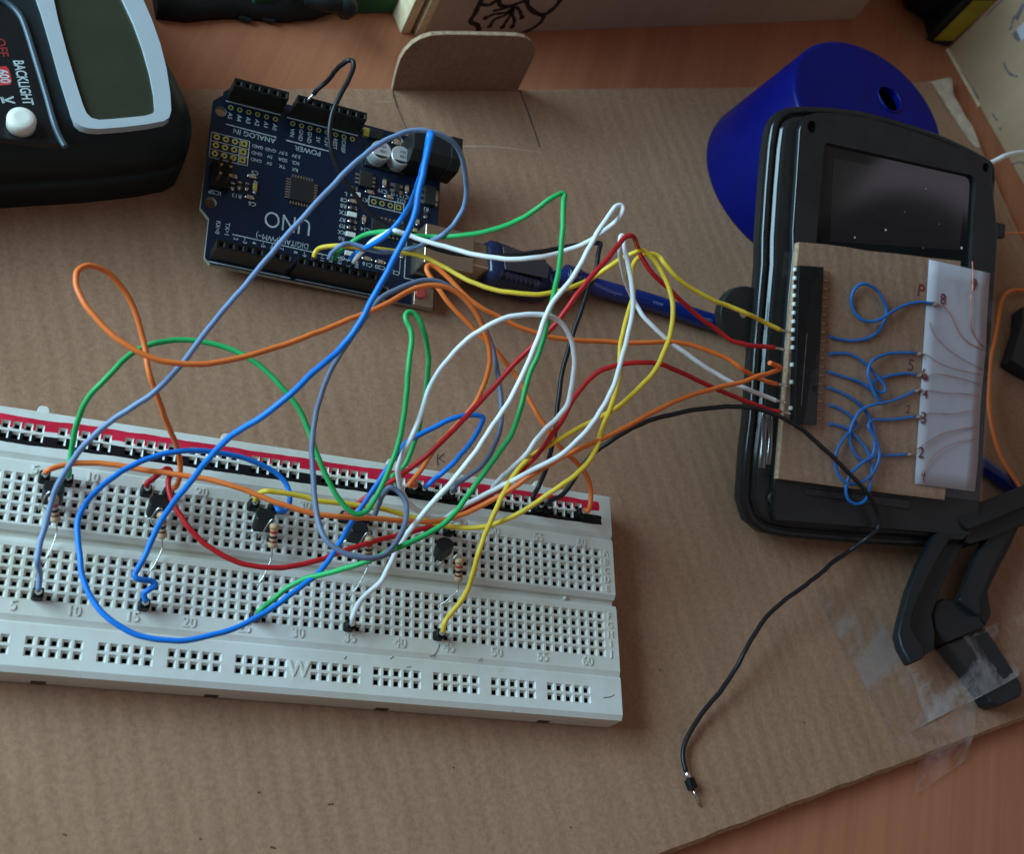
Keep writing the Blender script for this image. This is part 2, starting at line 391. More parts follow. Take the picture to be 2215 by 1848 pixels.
# cardboard sheet on the table, its edges a little uneven
def jag(p, q, n, a):
    p, q = Vector(p), Vector(q); t = (q - p); k = Vector((-t.y, t.x, 0)).normalized() if len(p) == 3 else Vector((-t.y, t.x)).normalized()
    return [tuple(p + t * i / n + k * (random.uniform(-a, a) if i else 0)) for i in range(n)]
OUT = []
pts = [((-60, -117.7), 40, .18), ((174.9, -48.4), 12, .3), ((228.6, -30.1), 16, .25), ((306, -3.8), 10, .3), ((392, 27), 4, .2), ((366, 140), 6, .3),
       ((352, 195), 6, .5), ((344.4, 228), 5, .8), ((342.6, 239), 6, .9), ((336.5, 252.6), 4, .6), ((337.2, 262.2), 3, .5), ((325.5, 256.2), 20, .2),
       ((223.1, 219.9), 14, .2), ((143.3, 193.3), 4, .1), ((98.7, 179.3), 6, .15), ((66, 168.8), 12, .2), ((-60, 128.6), 8, .2)]
for i, (p, n, a) in enumerate(pts):
    OUT += jag(p, pts[(i + 1) % len(pts)][0], n, a)
def offset(L, d):
    R = []
    for i in range(len(L)):
        p, q, r = Vector(L[i - 1][:2]), Vector(L[i][:2]), Vector(L[(i + 1) % len(L)][:2]); t = ((q - p).normalized() + (r - q).normalized()).normalized()
        R.append(tuple(q + Vector((t.y, -t.x)) * d))
    return R
card = thing('cardboard_sheet', (0, 0, 0), 'large flat brown cardboard sheet lying on the orange table under the breadboard', 'cardboard')
b = MB(); b.holed(OUT, [], 0.0, 0); b.holed(OUT, [], -3.9, 0); OU2 = offset(OUT, .9); OU3 = offset(OUT, 1.15)
b.loft([[(*p[:2], z) for p in L_] for L_, z in ((OUT, -3.9), (OU3, -3.3))], 0, False, False); b.loft([[(*p[:2], z) for p in L_] for L_, z in ((OU3, -3.3), (OU2, -2.0))], 1, False, False); b.loft([[(*p[:2], z) for p in L_] for L_, z in ((OU2, -2.0), (OUT, 0))], 1, False, False)
for line, w in (([('N', 940, 600), ('N', 955, 640), ('N', 1000, 760), ('N', 1040, 880), ('N', 1075, 985)], .55), ([('N', 92, 597), ('N', 100, 640), ('N', 125, 720)], .6),
                ([('N', 125, 720), ('N', 180, 850), ('N', 205, 920)], .25)):
    b.ribbon([at(t, x, y, .06) for t, x, y in line], w, m=2)
for line, w in (([('X', 700, 310), ('X', 850, 305), ('X', 1000, 300), ('X', 1110, 312)], .5), ([('N', 0, 680), ('N', 95, 675)], .5)):
    b.ribbon(smooth_path([at(t, x, y, .05) for t, x, y in line], 8), w, m=3)
for x, y, d in ((557, 1715, .8), (710, 1741, 1.3), (136, 1806, .8), (585, 1834, 1.2), (431, 1815, .5), (1426, 1450, .5), (1738, 1564, .6), (1232, 1790, .5), (980, 1660, .4), (1340, 1240, .4), (1240, 790, .4)):
    p = at('Y', x, y, .05); b.ribbon([p, p + Vector((d * .5, random.uniform(-.3, .1), 0)), p + Vector((d, random.uniform(-.4, .2), 0))], .42, m=2)
b.build('sheet', [M['card'], M['cardedge'], M['slit'], M['crease']], card)
# upright rounded tab at the far edge
a0, a1 = Vector((98.7, 178.9, 0)), Vector((143.3, 192.8, 0)); tu = (a1 - a0).normalized(); tn = Vector((tu.y, -tu.x, 0))
prof = []
for x, y in ((92, 596), (100, 545), (118, 470), (142, 395), (175, 340), (225, 290), (285, 255), (350, 235), (430, 230), (600, 231), (780, 235), (920, 239), (975, 250), (1015, 275), (1038, 312), (1042, 350), (1025, 400), (990, 470), (960, 530), (935, 590)):
    p = on_plane('N', x, y, a0, tn) - a0; prof.append((p.dot(tu), p.z))
prof[0] = (prof[0][0], -.5); prof[-1] = (prof[-1][0], -.5)
F = Frame(a0, math.atan2(tu.y, tu.x), math.radians(90), 0)
b = MB(F); n = len(prof)
b.holed(prof, [], 0.0, 0); b.holed(prof, [], -1.5, 0); b.wall(prof, -1.5, -1.1, 0); b.wall(prof, -1.1, -.4, 1); b.wall(prof, -.4, 0, 0)
b.box(1.5, 44.5, 6.6, 7.0, -.1, .12, 0)
b.build('flap', [M['card2'], M['cardedge']], card)
b = MB()
for s_ in ([(850, 245), (845, 290), (855, 345)], [(915, 240), (880, 262), (860, 285)], [(862, 285), (890, 300), (925, 322)]):
    b.ribbon([at('H', x + 120, y - 230, .07) for x, y in s_] if False else [at('B', x, y, .07) for x, y in [((q[0] - 850) * .55 + 868, (q[1] - 245) * .6 + 208) for q in s_]], .32)
b.build('letter_mark', M['pencil'], card)
b = MB()
b.add([tuple(at('O', x, y, .25)) for x, y in ((640, 785), (720, 778), (800, 900), (870, 1010), (960, 1150), (1080, 1330), (1150, 1400), (1190, 1400), (1110, 1190), (1050, 1110), (930, 890), (915, 740), (890, 730), (720, 778))], [(0, 1, 2, 10, 11, 12), (2, 3, 4, 8, 9, 10), (4, 5, 6, 7, 8)])
b.build('torn_layer', M['cardtorn'], card, bevel=0)

# ================================================================== breadboard
P254 = 2.54
bb = thing('breadboard', (0, 0, 0), 'long ivory breadboard with red and black marker stripes lying on cardboard', 'breadboard')
BZ = 9.0
def hole_cells(b, cols, rows, y_of, z, mt, mw, mh, half=.97, bot=.49, d=1.0, deep=4.5, edge=1.27, left=None):
    for c in cols:
        for r in rows:
            x, y = c * P254, y_of(r); s_ = edge
            O = [(x - s_, y - s_, z), (x + s_, y - s_, z), (x + s_, y + s_, z), (x - s_, y + s_, z)]
            I = [(x - half, y - half, z), (x + half, y - half, z), (x + half, y + half, z), (x - half, y + half, z)]
            D = [(x - bot, y - bot, z - d), (x + bot, y - bot, z - d), (x + bot, y + bot, z - d), (x - bot, y + bot, z - d)]
            E_ = [(p[0], p[1], z - deep) for p in D]
            ring = [(i, (i + 1) % 4, 4 + (i + 1) % 4, 4 + i) for i in range(4)]
            b.add(O + I, ring, mt); b.add(I + D, ring[:3], mw); b.add(I + D, ring[3:], left(r) if left else mw); b.add(D + E_, ring, mh); b.add(E_, [(0, 1, 2, 3)], mh)
def flat(b, x0, x1, y0, y1, z, m=0): b.add([(x0, y0, z), (x1, y0, z), (x1, y1, z), (x0, y1, z)], [(0, 1, 2, 3)], m)
X0, X1 = -2.5, 162.3; GX0, GX1 = P254 * .5, P254 * 62.5
def emboss(b, txt, x, y, size, m=0, z=BZ, rot=0): b.text(txt, x, y, z - .02, size, rot, .26, m, .012, .92)
def strip_ends(b, prof, m=0):                        # side profile (y, z) swept along the board, with end faces
    n = len(prof)
    for i in range(n - 1):
        (ya, za), (yb, zb) = prof[i], prof[i + 1]
        if ('skip', i) in skips: continue
        b.add([(X0, ya, za), (X1, ya, za), (X1, yb, zb), (X0, yb, zb)], [(0, 1, 2, 3)], m)
    for x in (X0, X1):
        b.add([(x, y, z) for y, z in prof] + [(x, prof[-1][0], .3), (x, prof[0][0], .3)], [tuple(range(n + 2))], m)
# terminal block: rows J..F (0..4), E..A (7..11), a channel between
b = MB(); skips = {('skip', 2), ('skip', 8)}
strip_ends(b, [(-5.9, .3), (-5.9, 8.35), (-4.6, BZ), (12.0, BZ), (13.2, 8.55), (13.35, 6.6), (15.0, 6.6), (15.15, 8.0), (16.3, BZ), (31.7, BZ), (32.3, 8.6), (32.3, .3)])
for y0, y1, r0 in ((-4.6, 12.0, 0), (16.3, 31.7, 7)):
    ya, yb = (r0 - .5) * P254, (r0 + 4.5) * P254
    flat(b, X0, X1, y0, ya, BZ); flat(b, X0, X1, yb, y1, BZ); flat(b, X0, GX0, ya, yb, BZ); flat(b, GX1, X1, ya, yb, BZ)
    hole_cells(b, range(1, 63), range(r0, r0 + 5), lambda r: r * P254, BZ, 0, 0, 1)
for i in range(5, 61, 5):
    emboss(b, str(i), i * P254 + .55, -2.75, 3.4); emboss(b, str(i), i * P254 + .4, 30.0, 3.2)
for i, ch in enumerate('JIHGF'): emboss(b, ch, 160.0, i * P254, 2.5)
for i, ch in enumerate('EDCBA'): emboss(b, ch, 160.0, (7 + i) * P254, 2.5)
b.lathe((148.2, 14.6, 6.7), (148.2, 14.6, 7.6), [(0, .7), (.6, .6), (1, .2)], 10)
b.build('terminal_block', [M['board'], M['well']], bb, normals=False)
# bus strips
def bus(ylo, yhi, r0, mats, marks):
    global skips
    b = MB(); skips = {('skip', 2)}
    strip_ends(b, [(ylo, .3), (ylo, 8.2), (ylo + 1.3, BZ), (yhi - .5, BZ), (yhi, 8.6), (yhi, .3)])
    ya, yb = (r0 - .5) * P254, (r0 + 1.5) * P254
    flat(b, X0, X1, ylo + 1.3, ya, BZ); flat(b, X0, X1, yb, yhi - .5, BZ)
    occ = [c + k for c in (1, 7, 13, 19, 25, 32, 38, 44, 50, 56) for k in range(5)]
    hole_cells(b, occ, (r0, r0 + 1), lambda r: r * P254, BZ, 0, 1, 2, .97, .54, left=lambda r: 0 if r == 15 else 1)
    flat(b, X0, GX0, ya, yb, BZ); flat(b, 60.5 * P254, X1, ya, yb, BZ)
    for c in range(1, 61):
        if c not in occ: flat(b, (c - .5) * P254, (c + .5) * P254, ya, yb, BZ)
    if marks: emboss(b, 'W', 30.5 * P254, (r0 + .5) * P254, 5.4)
    return b
b = bus(-17.3, -6.0, -5, None, True)
b.build('bus_strip', [M['board'], M['board'], M['well']], bb, normals=False)
b = bus(32.45, 45.2, 15, None, False)
b.build('bus_strip', [M['boardmark'], M['board'], M['well']], bb, normals=False)
for x in (12.8, 56.2, 99.5, 141.5):
    b = MB(); b.prism([(x - 1.6, 45.2), (x + 1.6, 45.2), (x + 1.2, 47.0), (x + .6, 47.5), (x - .6, 47.5), (x - 1.2, 47.0)], 1.5, 7.4)
    b.build('lock_tab', M['board'], bb, bevel=.2)
for x in (21.0, 59.0, 100.2, 143.2):
    b = MB(); b.box(x - 1.6, x + 1.6, -17.42, -17.31, .3, 2.6); b.build('slot_notch', M['slit'], bb)
b = MB(); b.ribbon(smooth_path([at('B', x, y, BZ + .05) for x, y in ((880, 1235), (868, 1270), (850, 1295), (826, 1305))], 5), .3); b.build('scratch', M['inkgrey'], bb)
for x, y, d in ((1765, 1525, 60), (610, 1320, 20), (360, 1318, 14), (700, 1365, 25), (1090, 1330, 18)):
    b = MB(); b.ribbon([at('B', x + k * d / 3, y + random.uniform(-6, 6) - k * 4, BZ + .05) for k in range(4)], .22); b.build('scratch', M['inkgrey'], bb)

# ---------------------------------------------------------------- transistors and resistors
def transistor_at(x, y, rot, lab, lean=0.0):
    t = thing('transistor', (x, y, BZ), lab, 'transistor', 'black transistors in the top rows')
    b = MB(); R = 2.35; th = [math.radians(-38 + 256 * k / 18) for k in range(19)]
    poly = [(R * math.cos(q), R * math.sin(q)) for q in th]
    b.loft([[(p[0], p[1], z) for p in poly] for z in (2.6, 6.9)] + [[(p[0] * .93, p[1] * .93, 7.15) for p in poly]], 0, False)
    o = b.build('body', M['black'], t, origin=(0, 0, 0)); o.location = (0, 0, 0); o['_o'] = (0, 0, 0)
    for k in (-1, 0, 1):
        b = MB(); b.tube(smooth_path([(k * 1.2, -.2, 3.0), (k * 1.5, -.3, 2.0), (k * 2.54, -.4, .8), (k * 2.54, -.4, -1.5)], 4), .22, 6)
        o = b.build('lead', M['steel'], t, origin=(0, 0, 0)); o.location = (0, 0, 0)
    t.rotation_euler = (lean, 0, rot); return t
TL = ['black transistor next to the grey wire near the left end of the breadboard', 'black transistor below the short red wire near column 16',
      'fully visible round backed black transistor above the uncovered striped resistor near column 26', 'black transistor half hidden under the orange wire near column 35',
      'turned black transistor with its corner towards the viewer near column 45']
for i, (c, y, rot, ln) in enumerate(((7.0, 21.2, .05, -.32), (16.1, 21.2, -.04, -.3), (25.9, 21.0, .02, -.34), (35.0, 21.2, -.06, -.3), (44.3, 20.4, .75, -.25))):
    transistor_at(c * P254, y, rot, TL[i], ln)
RL = ['tan striped resistor half covered by the grey wire at the left end', 'tan striped resistor crossed by the bright blue wire near column 16',
      'uncovered tan resistor with red, black and brown bands near column 26', 'tan striped resistor crossed by the red wire near column 36',
      'rightmost tan resistor with banded body beside the yellow wire near column 45']
RES = [((17.7, 21.0, 17), (19.1, 17.0, 13), 7), ((41.6, 20.4, 17), (42.7, 16.1, 13), 16), ((67.8, 21.2, 17), (68.5, 16.4, 13), 26), ((91.3, 21.0, 17), (92.2, 17.0, 13), 35), ((114.7, 18.2, 17), (115.9, 13.4, 13), 44)]
for i, (p, q, c) in enumerate(RES):
    p, q = Vector(p), Vector(q); o0 = (c * P254, 3 * P254, BZ)
    t = thing('resistor', o0, RL[i], 'resistor', 'resistors standing on the breadboard')
    if i in (0, 1, 3): q = p + (q - p) * 1.12
    prof = [(0, .35), (.02, .8), (.07, 1.12), (.16, 1.16), (.24, .98), (.30, .93), (.40, .93), (.50, .93), (.58, .93), (.68, .93), (.74, .95), (.83, 1.14), (.93, 1.12), (.98, .8), (1, .35)]
    b = MB(); b.lathe(p, q, prof, 16); b.build('body', M['resbody'], t)
    for k, t0, w, r in (('bgold', .12, .07, 1.19), ('bred', .29, .11, .97), ('bblack', .49, .11, .97), ('bbrown', .68, .10, .99)):
        b = MB(); b.lathe(p.lerp(q, t0), p.lerp(q, t0 + w), [(0, r - .06), (.06, r), (.94, r), (1, r - .06)], 16); b.build('colour_band', M[k], t)
    d = (p - q).normalized()
    b = MB(); b.tube(smooth_path([p - d * .3, p + d * .7, p + d * 1.2 + Vector((-.6, -.3, -.2)), p + Vector((-2.0, -1.6, -2.2)), (c * P254 + .6, 8 * P254 - 1.6, BZ + 2), (c * P254 + .2, 8 * P254 - 2.5, BZ - 1)], 5), .19, 6); b.build('lead', M['steel'], t)
    b = MB(); b.tube(smooth_path([q + d * .3, q - d * 1.0, q - d * 2.2, (q - d * 2.6).lerp(Vector((c * P254, 3 * P254, BZ)), .6) + Vector((.5, .2, .1)), Vector((c * P254, 3 * P254, BZ - 1))], 5), .17, 6); b.build('lead', M['steel'], t)

# ================================================================== wires
def zh(t, x, y, w): return HND.hit(t, x, y, w).z
def path(spec, start=None, end=None):
    Q = []; cur = None
    for s_ in spec:
        if isinstance(s_[0], str) and len(s_[0]) == 1: cur = s_[0]; s_ = s_[1:]
        Q.append([cur, s_[0], s_[1], s_[2] if len(s_) > 2 else None])
    for q in Q:
        if isinstance(q[3], str): q[3] = zh(q[0], q[1], q[2], float(q[3][1:] or 4.5))
    K = []                                            # where two crops overlap, drop the points that step back
    for q in Q:
        a = px(*q[:3])
        if K and K[-1][0] != q[0]:
            l = px(*K[-1][:3]); p = px(*K[-2][:3]) if len(K) > 1 else l; dv = (l[0] - p[0], l[1] - p[1]); m = math.hypot(*dv) or 1
            if ((a[0] - l[0]) * dv[0] + (a[1] - l[1]) * dv[1]) / m < 9 and math.dist(a, l) < 75:
                if q[3] is not None and K[-1][3] is None: K[-1][3] = q[3]
                q[0] = '!'; continue
        elif K and False: pass
        K.append(q)
    Q = K
    XY = [px(*q[:3]) for q in Q]; X2 = list(XY)       # iron out the hand trace, keep the sharp bends
    for i in range(1, len(XY) - 1):
        a, b_, c_ = XY[i - 1:i + 2]; v1 = (b_[0] - a[0], b_[1] - a[1]); v2 = (c_[0] - b_[0], c_[1] - b_[1])
        if abs(math.atan2(v1[0] * v2[1] - v1[1] * v2[0], v1[0] * v2[0] + v1[1] * v2[1])) < .6 and min(math.hypot(*v1), math.hypot(*v2)) > 12:
            X2[i] = (b_[0] * .7 + (a[0] + c_[0]) * .15, b_[1] * .7 + (a[1] + c_[1]) * .15)
    Q = [['Y', X2[i][0], X2[i][1], q[3]] for i, q in enumerate(Q)]
    cum = [0.0]
    for i in range(1, len(Q)): cum.append(cum[-1] + math.dist(px(*Q[i][:3]), px(*Q[i - 1][:3])))
    ks = [i for i, q in enumerate(Q) if q[3] is not None]
    for i, q in enumerate(Q):
        if q[3] is None:
            a = max(k for k in ks if k < i); c = min(k for k in ks if k > i); t = (cum[i] - cum[a]) / (cum[c] - cum[a]); t = t * t * (3 - 2 * t)
            q[3] = Q[a][3] + (Q[c][3] - Q[a][3]) * t
    P = [at(*q) for q in Q]
    if start is not None: P = [Vector(start)] + P
    if end is not None: P = P + [Vector(end)]
    return P
WG = 'coloured jumper wires soldered to header pins'
def connector(t, c, r, tiltx=0.0):
    x, y = c * P254, r * P254; h = 1.22; k = .35
    poly = [(x - h + k, y - h), (x + h - k, y - h), (x + h, y - h + k), (x + h, y + h - k), (x + h - k, y + h), (x - h + k, y + h), (x - h, y + h - k), (x - h, y - h + k)]
    b = MB(); b.loft([[(p[0], p[1], BZ + .03) for p in poly], [(p[0] + .1, p[1], BZ + 2.55) for p in poly], [(x + .1 + (p[0] - x) * .8, y + (p[1] - y) * .8, BZ + 2.75) for p in poly]], 0, False)
    o = b.build('connector', M['header'], t)
    b = MB(); b.box(x - .3, x + .3, y - .3, y + .3, BZ - 3.5, BZ + .02); b.build('pin', M['steel'], o)
    b = MB(); b.lathe((x + .1, y, BZ + 2.7), (x + .1, y, BZ + 4.6), [(0, .75), (.25, .9), (.6, .72), (1, .35)], 10); b.build('solder_joint', M['solder'], o)
    return Vector((x + .1, y, BZ + 4.1))
def wire(label, m, spec, a=None, c=None, r=.66, tip=(None, None), name='jumper_wire', group=WG, cat='wire', part='insulation'):
    P0 = path(spec)
    o0 = (a[0] * P254, a[1] * P254, BZ) if a else ((c[0] * P254, c[1] * P254, BZ) if c else tuple(P0[0]))
    t = thing(name, o0, label, cat, group)
    st = connector(t, *a) if a else None; en = connector(t, *c) if c else None
    P = ([st] if st else []) + P0 + ([en] if en else [])
    b = MB(); b.tube(scuffed(smooth_path(P, 7)), r, 12); b.build(part, M[m], t)
    for k, (tp, A, Bq) in enumerate(((tip[0], P0[0], P0[1]), (tip[1], P0[-1], P0[-2]))):
        if tp is None: continue
        d = Vector(tp); b = MB(); b.tube(smooth_path([A.lerp(Bq, .12), A, A + d * .5 + Vector((0, 0, .15)), A + d], 4), r * .62, 8, radii=None); b.build('solder_tip', M['solder'], t)
    return t
def scuffed(P):                                       # the small waves that handling leaves in a wire
    a = [random.uniform(0, 6.28) for _ in range(6)]; s_ = 0.0; Q = [P[0]]
    for i in range(1, len(P)):
        s_ += (P[i] - P[i - 1]).length; k = min(1, i / 6, (len(P) - 1 - i) / 6)
        Q.append(P[i] + Vector((math.sin(s_ * .55 + a[0]) + .6 * math.sin(s_ * 1.13 + a[1]), math.sin(s_ * .61 + a[2]) + .6 * math.sin(s_ * 1.27 + a[3]), math.sin(s_ * .47 + a[4]))) * (.05 * k))
    return Q
DN = (.2, 0, -2.2)
hn = HND.R @ Vector((3.4, -.3, .2))                         # into the socket strip on the handheld
wire('slate blue wire from the lower left of the breadboard arching over the blue circuit board', 'slate',
     [('A', 232, 1190, 15), (212, 1120, 18), (225, 1040), (262, 930), (290, 800), (330, 680), (400, 560), (480, 450), (600, 330), (760, 225), (900, 140), (1040, 0, 44),
      ('X', 440, 655), (500, 590), (580, 490), (650, 415), (715, 345), (760, 305), (810, 277), (850, 265), (883, 267, 62), (930, 290), ('D', 1720, 630), (1750, 700), (1785, 870), (1770, 1020), (1700, 1130), (1630, 1195, 36), (1500, 1255), (1380, 1292, 22),
      (1230, 1305), (1130, 1275, 20), (1040, 1240), (985, 1250, 20), (930, 1300), (905, 1345, 14.5)], a=(7, 0), tip=(None, DN))
wire("bright blue wire sharply folded above the power jack, ending at column 16 of the breadboard", 'blue',
     [('A', 840, 1310, 14), (870, 1283, 15), (905, 1253), (890, 1235), (850, 1228), (800, 1218), (785, 1200, 17), (800, 1165), (830, 1120), (880, 1010), (930, 890), (1000, 790), (1090, 680), (1200, 540), (1300, 420), (1430, 330), (1560, 260), (1700, 140), (1840, 0, 58),
      ('C', 110, 1035), (170, 950), (230, 860), (300, 720), (370, 600), (440, 460), (510, 330), (560, 200), ('D', 1470, 950), (1505, 800), (1530, 680), (1550, 590, 84), (1555, 556), (1548, 548, 83), (1542, 575), (1530, 660), (1500, 780), (1470, 880), (1420, 1010), (1370, 1090), (1312, 1150, 34),
      (1290, 1180), (1250, 1215), (1190, 1250), (1110, 1290), (1060, 1320), (1040, 1352, 14)], a=(16, 0), r=.70, tip=(None, DN))
wire('dark blue wire sweeping in a wide loop across the front of the breadboard', 'blue',
     [('A', 1625, 820, 14.5), (1662, 826, 14), (1690, 780), (1690, 730), (1675, 665), (1600, 590), (1480, 530), (1300, 485), (1150, 470), (1020, 475, 20), (880, 510), (740, 570), (600, 670), (510, 760), (455, 850), (450, 950), (465, 1100), (480, 1220), (530, 1340), (620, 1450), (760, 1540), (920, 1580), (1060, 1585, 22), (1200, 1560), (1350, 1520), (1500, 1450), (1650, 1350), (1800, 1230),
      ('B', 40, 1020), (130, 950), (220, 860), (290, 770), (340, 680), (390, 600, 22), (430, 530), (500, 430), (560, 340), (600, 280), (650, 200), (690, 150, 30), (740, 118), (850, 60), (960, 8), (1040, -8), (1090, -6), (1115, 12, 34), (1108, 42), (1085, 85), (1030, 170), (950, 260), (875, 325), (830, 362, 15)], a=(27, 11), c=(42, 15))
wire("red wire from column 15 of the breadboard to the socket strip", 'red',
     [('A', 855, 668, 14), (890, 638), (950, 590), (972, 578, 17), (988, 582), (992, 610), (978, 650), (990, 740), (1040, 840), (1120, 950), (1220, 1040), (1340, 1110), (1480, 1150), (1600, 1160), (1740, 1145, 16), (1887, 1105),
      ('B', 100, 805), (250, 760), (400, 715), (520, 680), (700, 635), (830, 602, 17), (920, 560), (1010, 508), (1130, 440), (1210, 395), (1290, 330), (1390, 230), (1470, 130), (1560, 0, 36), ('C', 1400, 1500), (1480, 1350), (1560, 1245), (1640, 1165), (1760, 1130), (1920, 1110, 44), (2030, 1130), (2090, 1155),
      ('X', 1380, 758), (1440, 785), (1500, 812), (1555, 832), ('F', 170, 1008, 'h7'), (230, 1022, 'h5'), (300, 1032, 'h4.5')], a=(15, 11), tip=(None, tuple(hn)))
wire("orange wire from the left end of the breadboard to the handheld socket strip", 'orange',
     [('A', 285, 583, 14), (330, 566), (440, 545), (560, 540), (700, 560), (900, 595), (1100, 620), (1250, 645), (1400, 690), (1520, 740), (1650, 790), (1780, 830), (1887, 850, 25), ('B', 150, 520), (300, 545), (450, 552), (600, 560), (750, 575), (860, 575, 22), (920, 562), (990, 540), (1100, 490), (1200, 440), (1300, 375), (1400, 305), (1500, 245), (1600, 195), (1700, 150, 40), (1780, 115), (1900, 55), (2002, -5),
      ('X', 1330, 840), (1400, 815), (1470, 795), (1540, 780), ('F', 150, 818, 'h8'), (270, 790, 'h6'), (300, 772, 'h5.5'), (296, 762, 'h6.5'), (270, 750, 'h7'), (235, 737, 'h8')], a=(6, 11), tip=(None, None))
wire('orange wire with the large loop rising above the left of the breadboard', 'orange',
     [('A', 1020, 685, 14), (1035, 660), (1055, 610), (1050, 530), (1030, 440), (1000, 370), (960, 280), (920, 160), (880, 50), (855, -20, 36), ('X', 310, 765), (300, 720), (285, 660), (262, 600), (225, 560), (200, 548), (180, 545), (160, 555), (153, 575), (158, 595, 48), (180, 635), (230, 690), (300, 735), (380, 750), (450, 745), (530, 725), (620, 695), (700, 662),
      ('D', 1130, 1690), (1280, 1630), (1400, 1550), (1480, 1518), (1580, 1505, 46), (1680, 1530), (1760, 1580), (1830, 1670), ('C', 900, 800), (950, 900), (985, 980), (997, 1080), (985, 1180), (950, 1280), (890, 1390), (800, 1490), (690, 1595), ('B', 870, 150), (810, 240), (760, 320), (715, 375, 15)], a=(17, 11), c=(41, 15))
wire("orange wire folded near the reset switch, joining the far rail end to the handheld", 'orange',
     [('B', 1678, 515, 14.5), (1692, 490), (1702, 400), (1672, 312), (1620, 250), (1530, 180), (1460, 70), (1410, 0, 30), ('C', 1300, 1470), (1220, 1330), (1160, 1200), (1080, 1110), (1000, 1010), (900, 920), (800, 820), (700, 700), (645, 620), (618, 565, 36), (622, 540), (640, 535), (665, 545), (720, 585), (780, 645), (850, 725), (940, 790), (1060, 852), (1180, 912), (1330, 962), (1480, 985), (1680, 990, 34), (1850, 1005),
      ('E', 1450, 765), (1560, 770), (1640, 785), (1700, 810), (1850, 865), ('F', 60, 772, 'h8'), (110, 800, 'h6'), (200, 845, 'h4.6'), (280, 866, 'h4.5')], a=(60, 15), tip=(None, tuple(hn)))
wire("yellow wire from the blue circuit board, peaking mid air and ending at column 44", 'yellow',
     [('D', 815, 1330, 15), (822, 1302, 16), (845, 1278), (880, 1265), (980, 1258, 19), (1120, 1275), (1300, 1290), (1420, 1305), (1530, 1335), (1650, 1400), (1800, 1490), ('C', 740, 580), (880, 640), (1000, 680), (1150, 705), (1280, 712), (1380, 700), (1500, 660), (1600, 620, 40), (1700, 550), (1800, 480), (1870, 457), (1905, 447, 52), (1935, 462), ('E', 1450, 345), (1505, 460), (1532, 590), (1520, 700), (1470, 840), ('C', 2000, 1140), (1920, 1240), (1800, 1350), (1740, 1400), (1660, 1440), (1540, 1500), (1380, 1595), ('B', 1500, 138), (1380, 210), (1290, 300), (1240, 390), (1190, 490), (1150, 580), (1110, 680, 28), (1080, 760), (1060, 860), (1040, 920), (1000, 1000), (940, 1070), (905, 1122, 15)], c=(44, 0), tip=(DN, None))
wire("yellow wire from the handheld socket strip to column 25 of the breadboard", 'yellow',
     [('F', 300, 540, 'h4.5'), (200, 490, 'h5'), (100, 440, 'h7'), (0, 398), ('E', 1900, 612), (1750, 540), (1620, 470), (1530, 400), (1475, 330), (1455, 295), (1425, 280), (1390, 278, 46), (1350, 290), (1320, 310), (1298, 345), (1298, 410), (1310, 490), (1290, 570), (1260, 670), (1235, 760), ('C', 1770, 1100), (1768, 1180), (1755, 1270), (1700, 1430), (1650, 1550, 40), ('B', 1772, 60), (1735, 160), (1700, 235), (1620, 320), (1500, 400), (1360, 500), (1250, 560), (1140, 600), (1030, 610), (900, 597), (780, 562), (640, 520, 16), (500, 490), (350, 475), (200, 458), ('A', 1800, 748), (1700, 725), (1600, 712), (1550, 708, 17), (1515, 720), (1495, 745, 14)], c=(25, 11), tip=(tuple(hn), None))
wire("green wire with a sharp peak right of the circuit board, ending at column 26", 'green_w',
     [('D', 945, 1345, 14), (960, 1310, 16), (1010, 1268), (1050, 1240), (1100, 1205), (1180, 1175), (1260, 1168), (1340, 1180), (1450, 1200, 32), (1550, 1205), (1700, 1200), ('C', 590, 370), (720, 366), (860, 355), (990, 330), (1120, 290), (1250, 220), (1330, 155), (1390, 115), (1425, 104), (1440, 112, 68), (1434, 150), (1430, 230), (1428, 350), (1420, 450), (1400, 600), (1375, 720), (1345, 840), (1330, 930), (1290, 1060), (1230, 1180), (1200, 1300), (1170, 1430), (1120, 1560), ('B', 1310, 0, 42), (1270, 100), (1200, 200), (1110, 320), (1040, 420), (960, 530), (900, 590), (800, 650), (680, 700, 36), (560, 760), (430, 810), (280, 850), (120, 890), (40, 935), ('A', 1850, 1212), (1760, 1245), (1660, 1300), (1580, 1360), (1520, 1400, 15)], c=(26, 0), tip=(DN, None))
wire('green wire rising from column 8 and dipping through a tall hairpin to the rail', 'green_w',
     [('A', 403, 600, 14.5), (400, 555), (420, 460), (440, 340), (470, 240), (520, 150), (600, 70), (670, 0, 32), ('X', 255, 735), (290, 712), (340, 697), (400, 697), (470, 712), (530, 745), (570, 785, 36), ('A', 1740, 210), (1800, 350), ('B', 184, 130), (230, 250), (280, 360), (330, 450), (380, 510), (430, 533, 30), (480, 520), (530, 450), (570, 370), (610, 280), (650, 180), (690, 0), ('C', 470, 1480), (495, 1300), (510, 1120), (530, 950), (522, 915), (495, 870), (490, 840), (505, 818, 50), (530, 818), (560, 840), (590, 895), (612, 975), (630, 1080), (625, 1200), (602, 1350), (575, 1480), ('B', 770, 30), (740, 160), (695, 265), (650, 310), (625, 330, 14.5)], a=(8, 11), c=(39, 15))
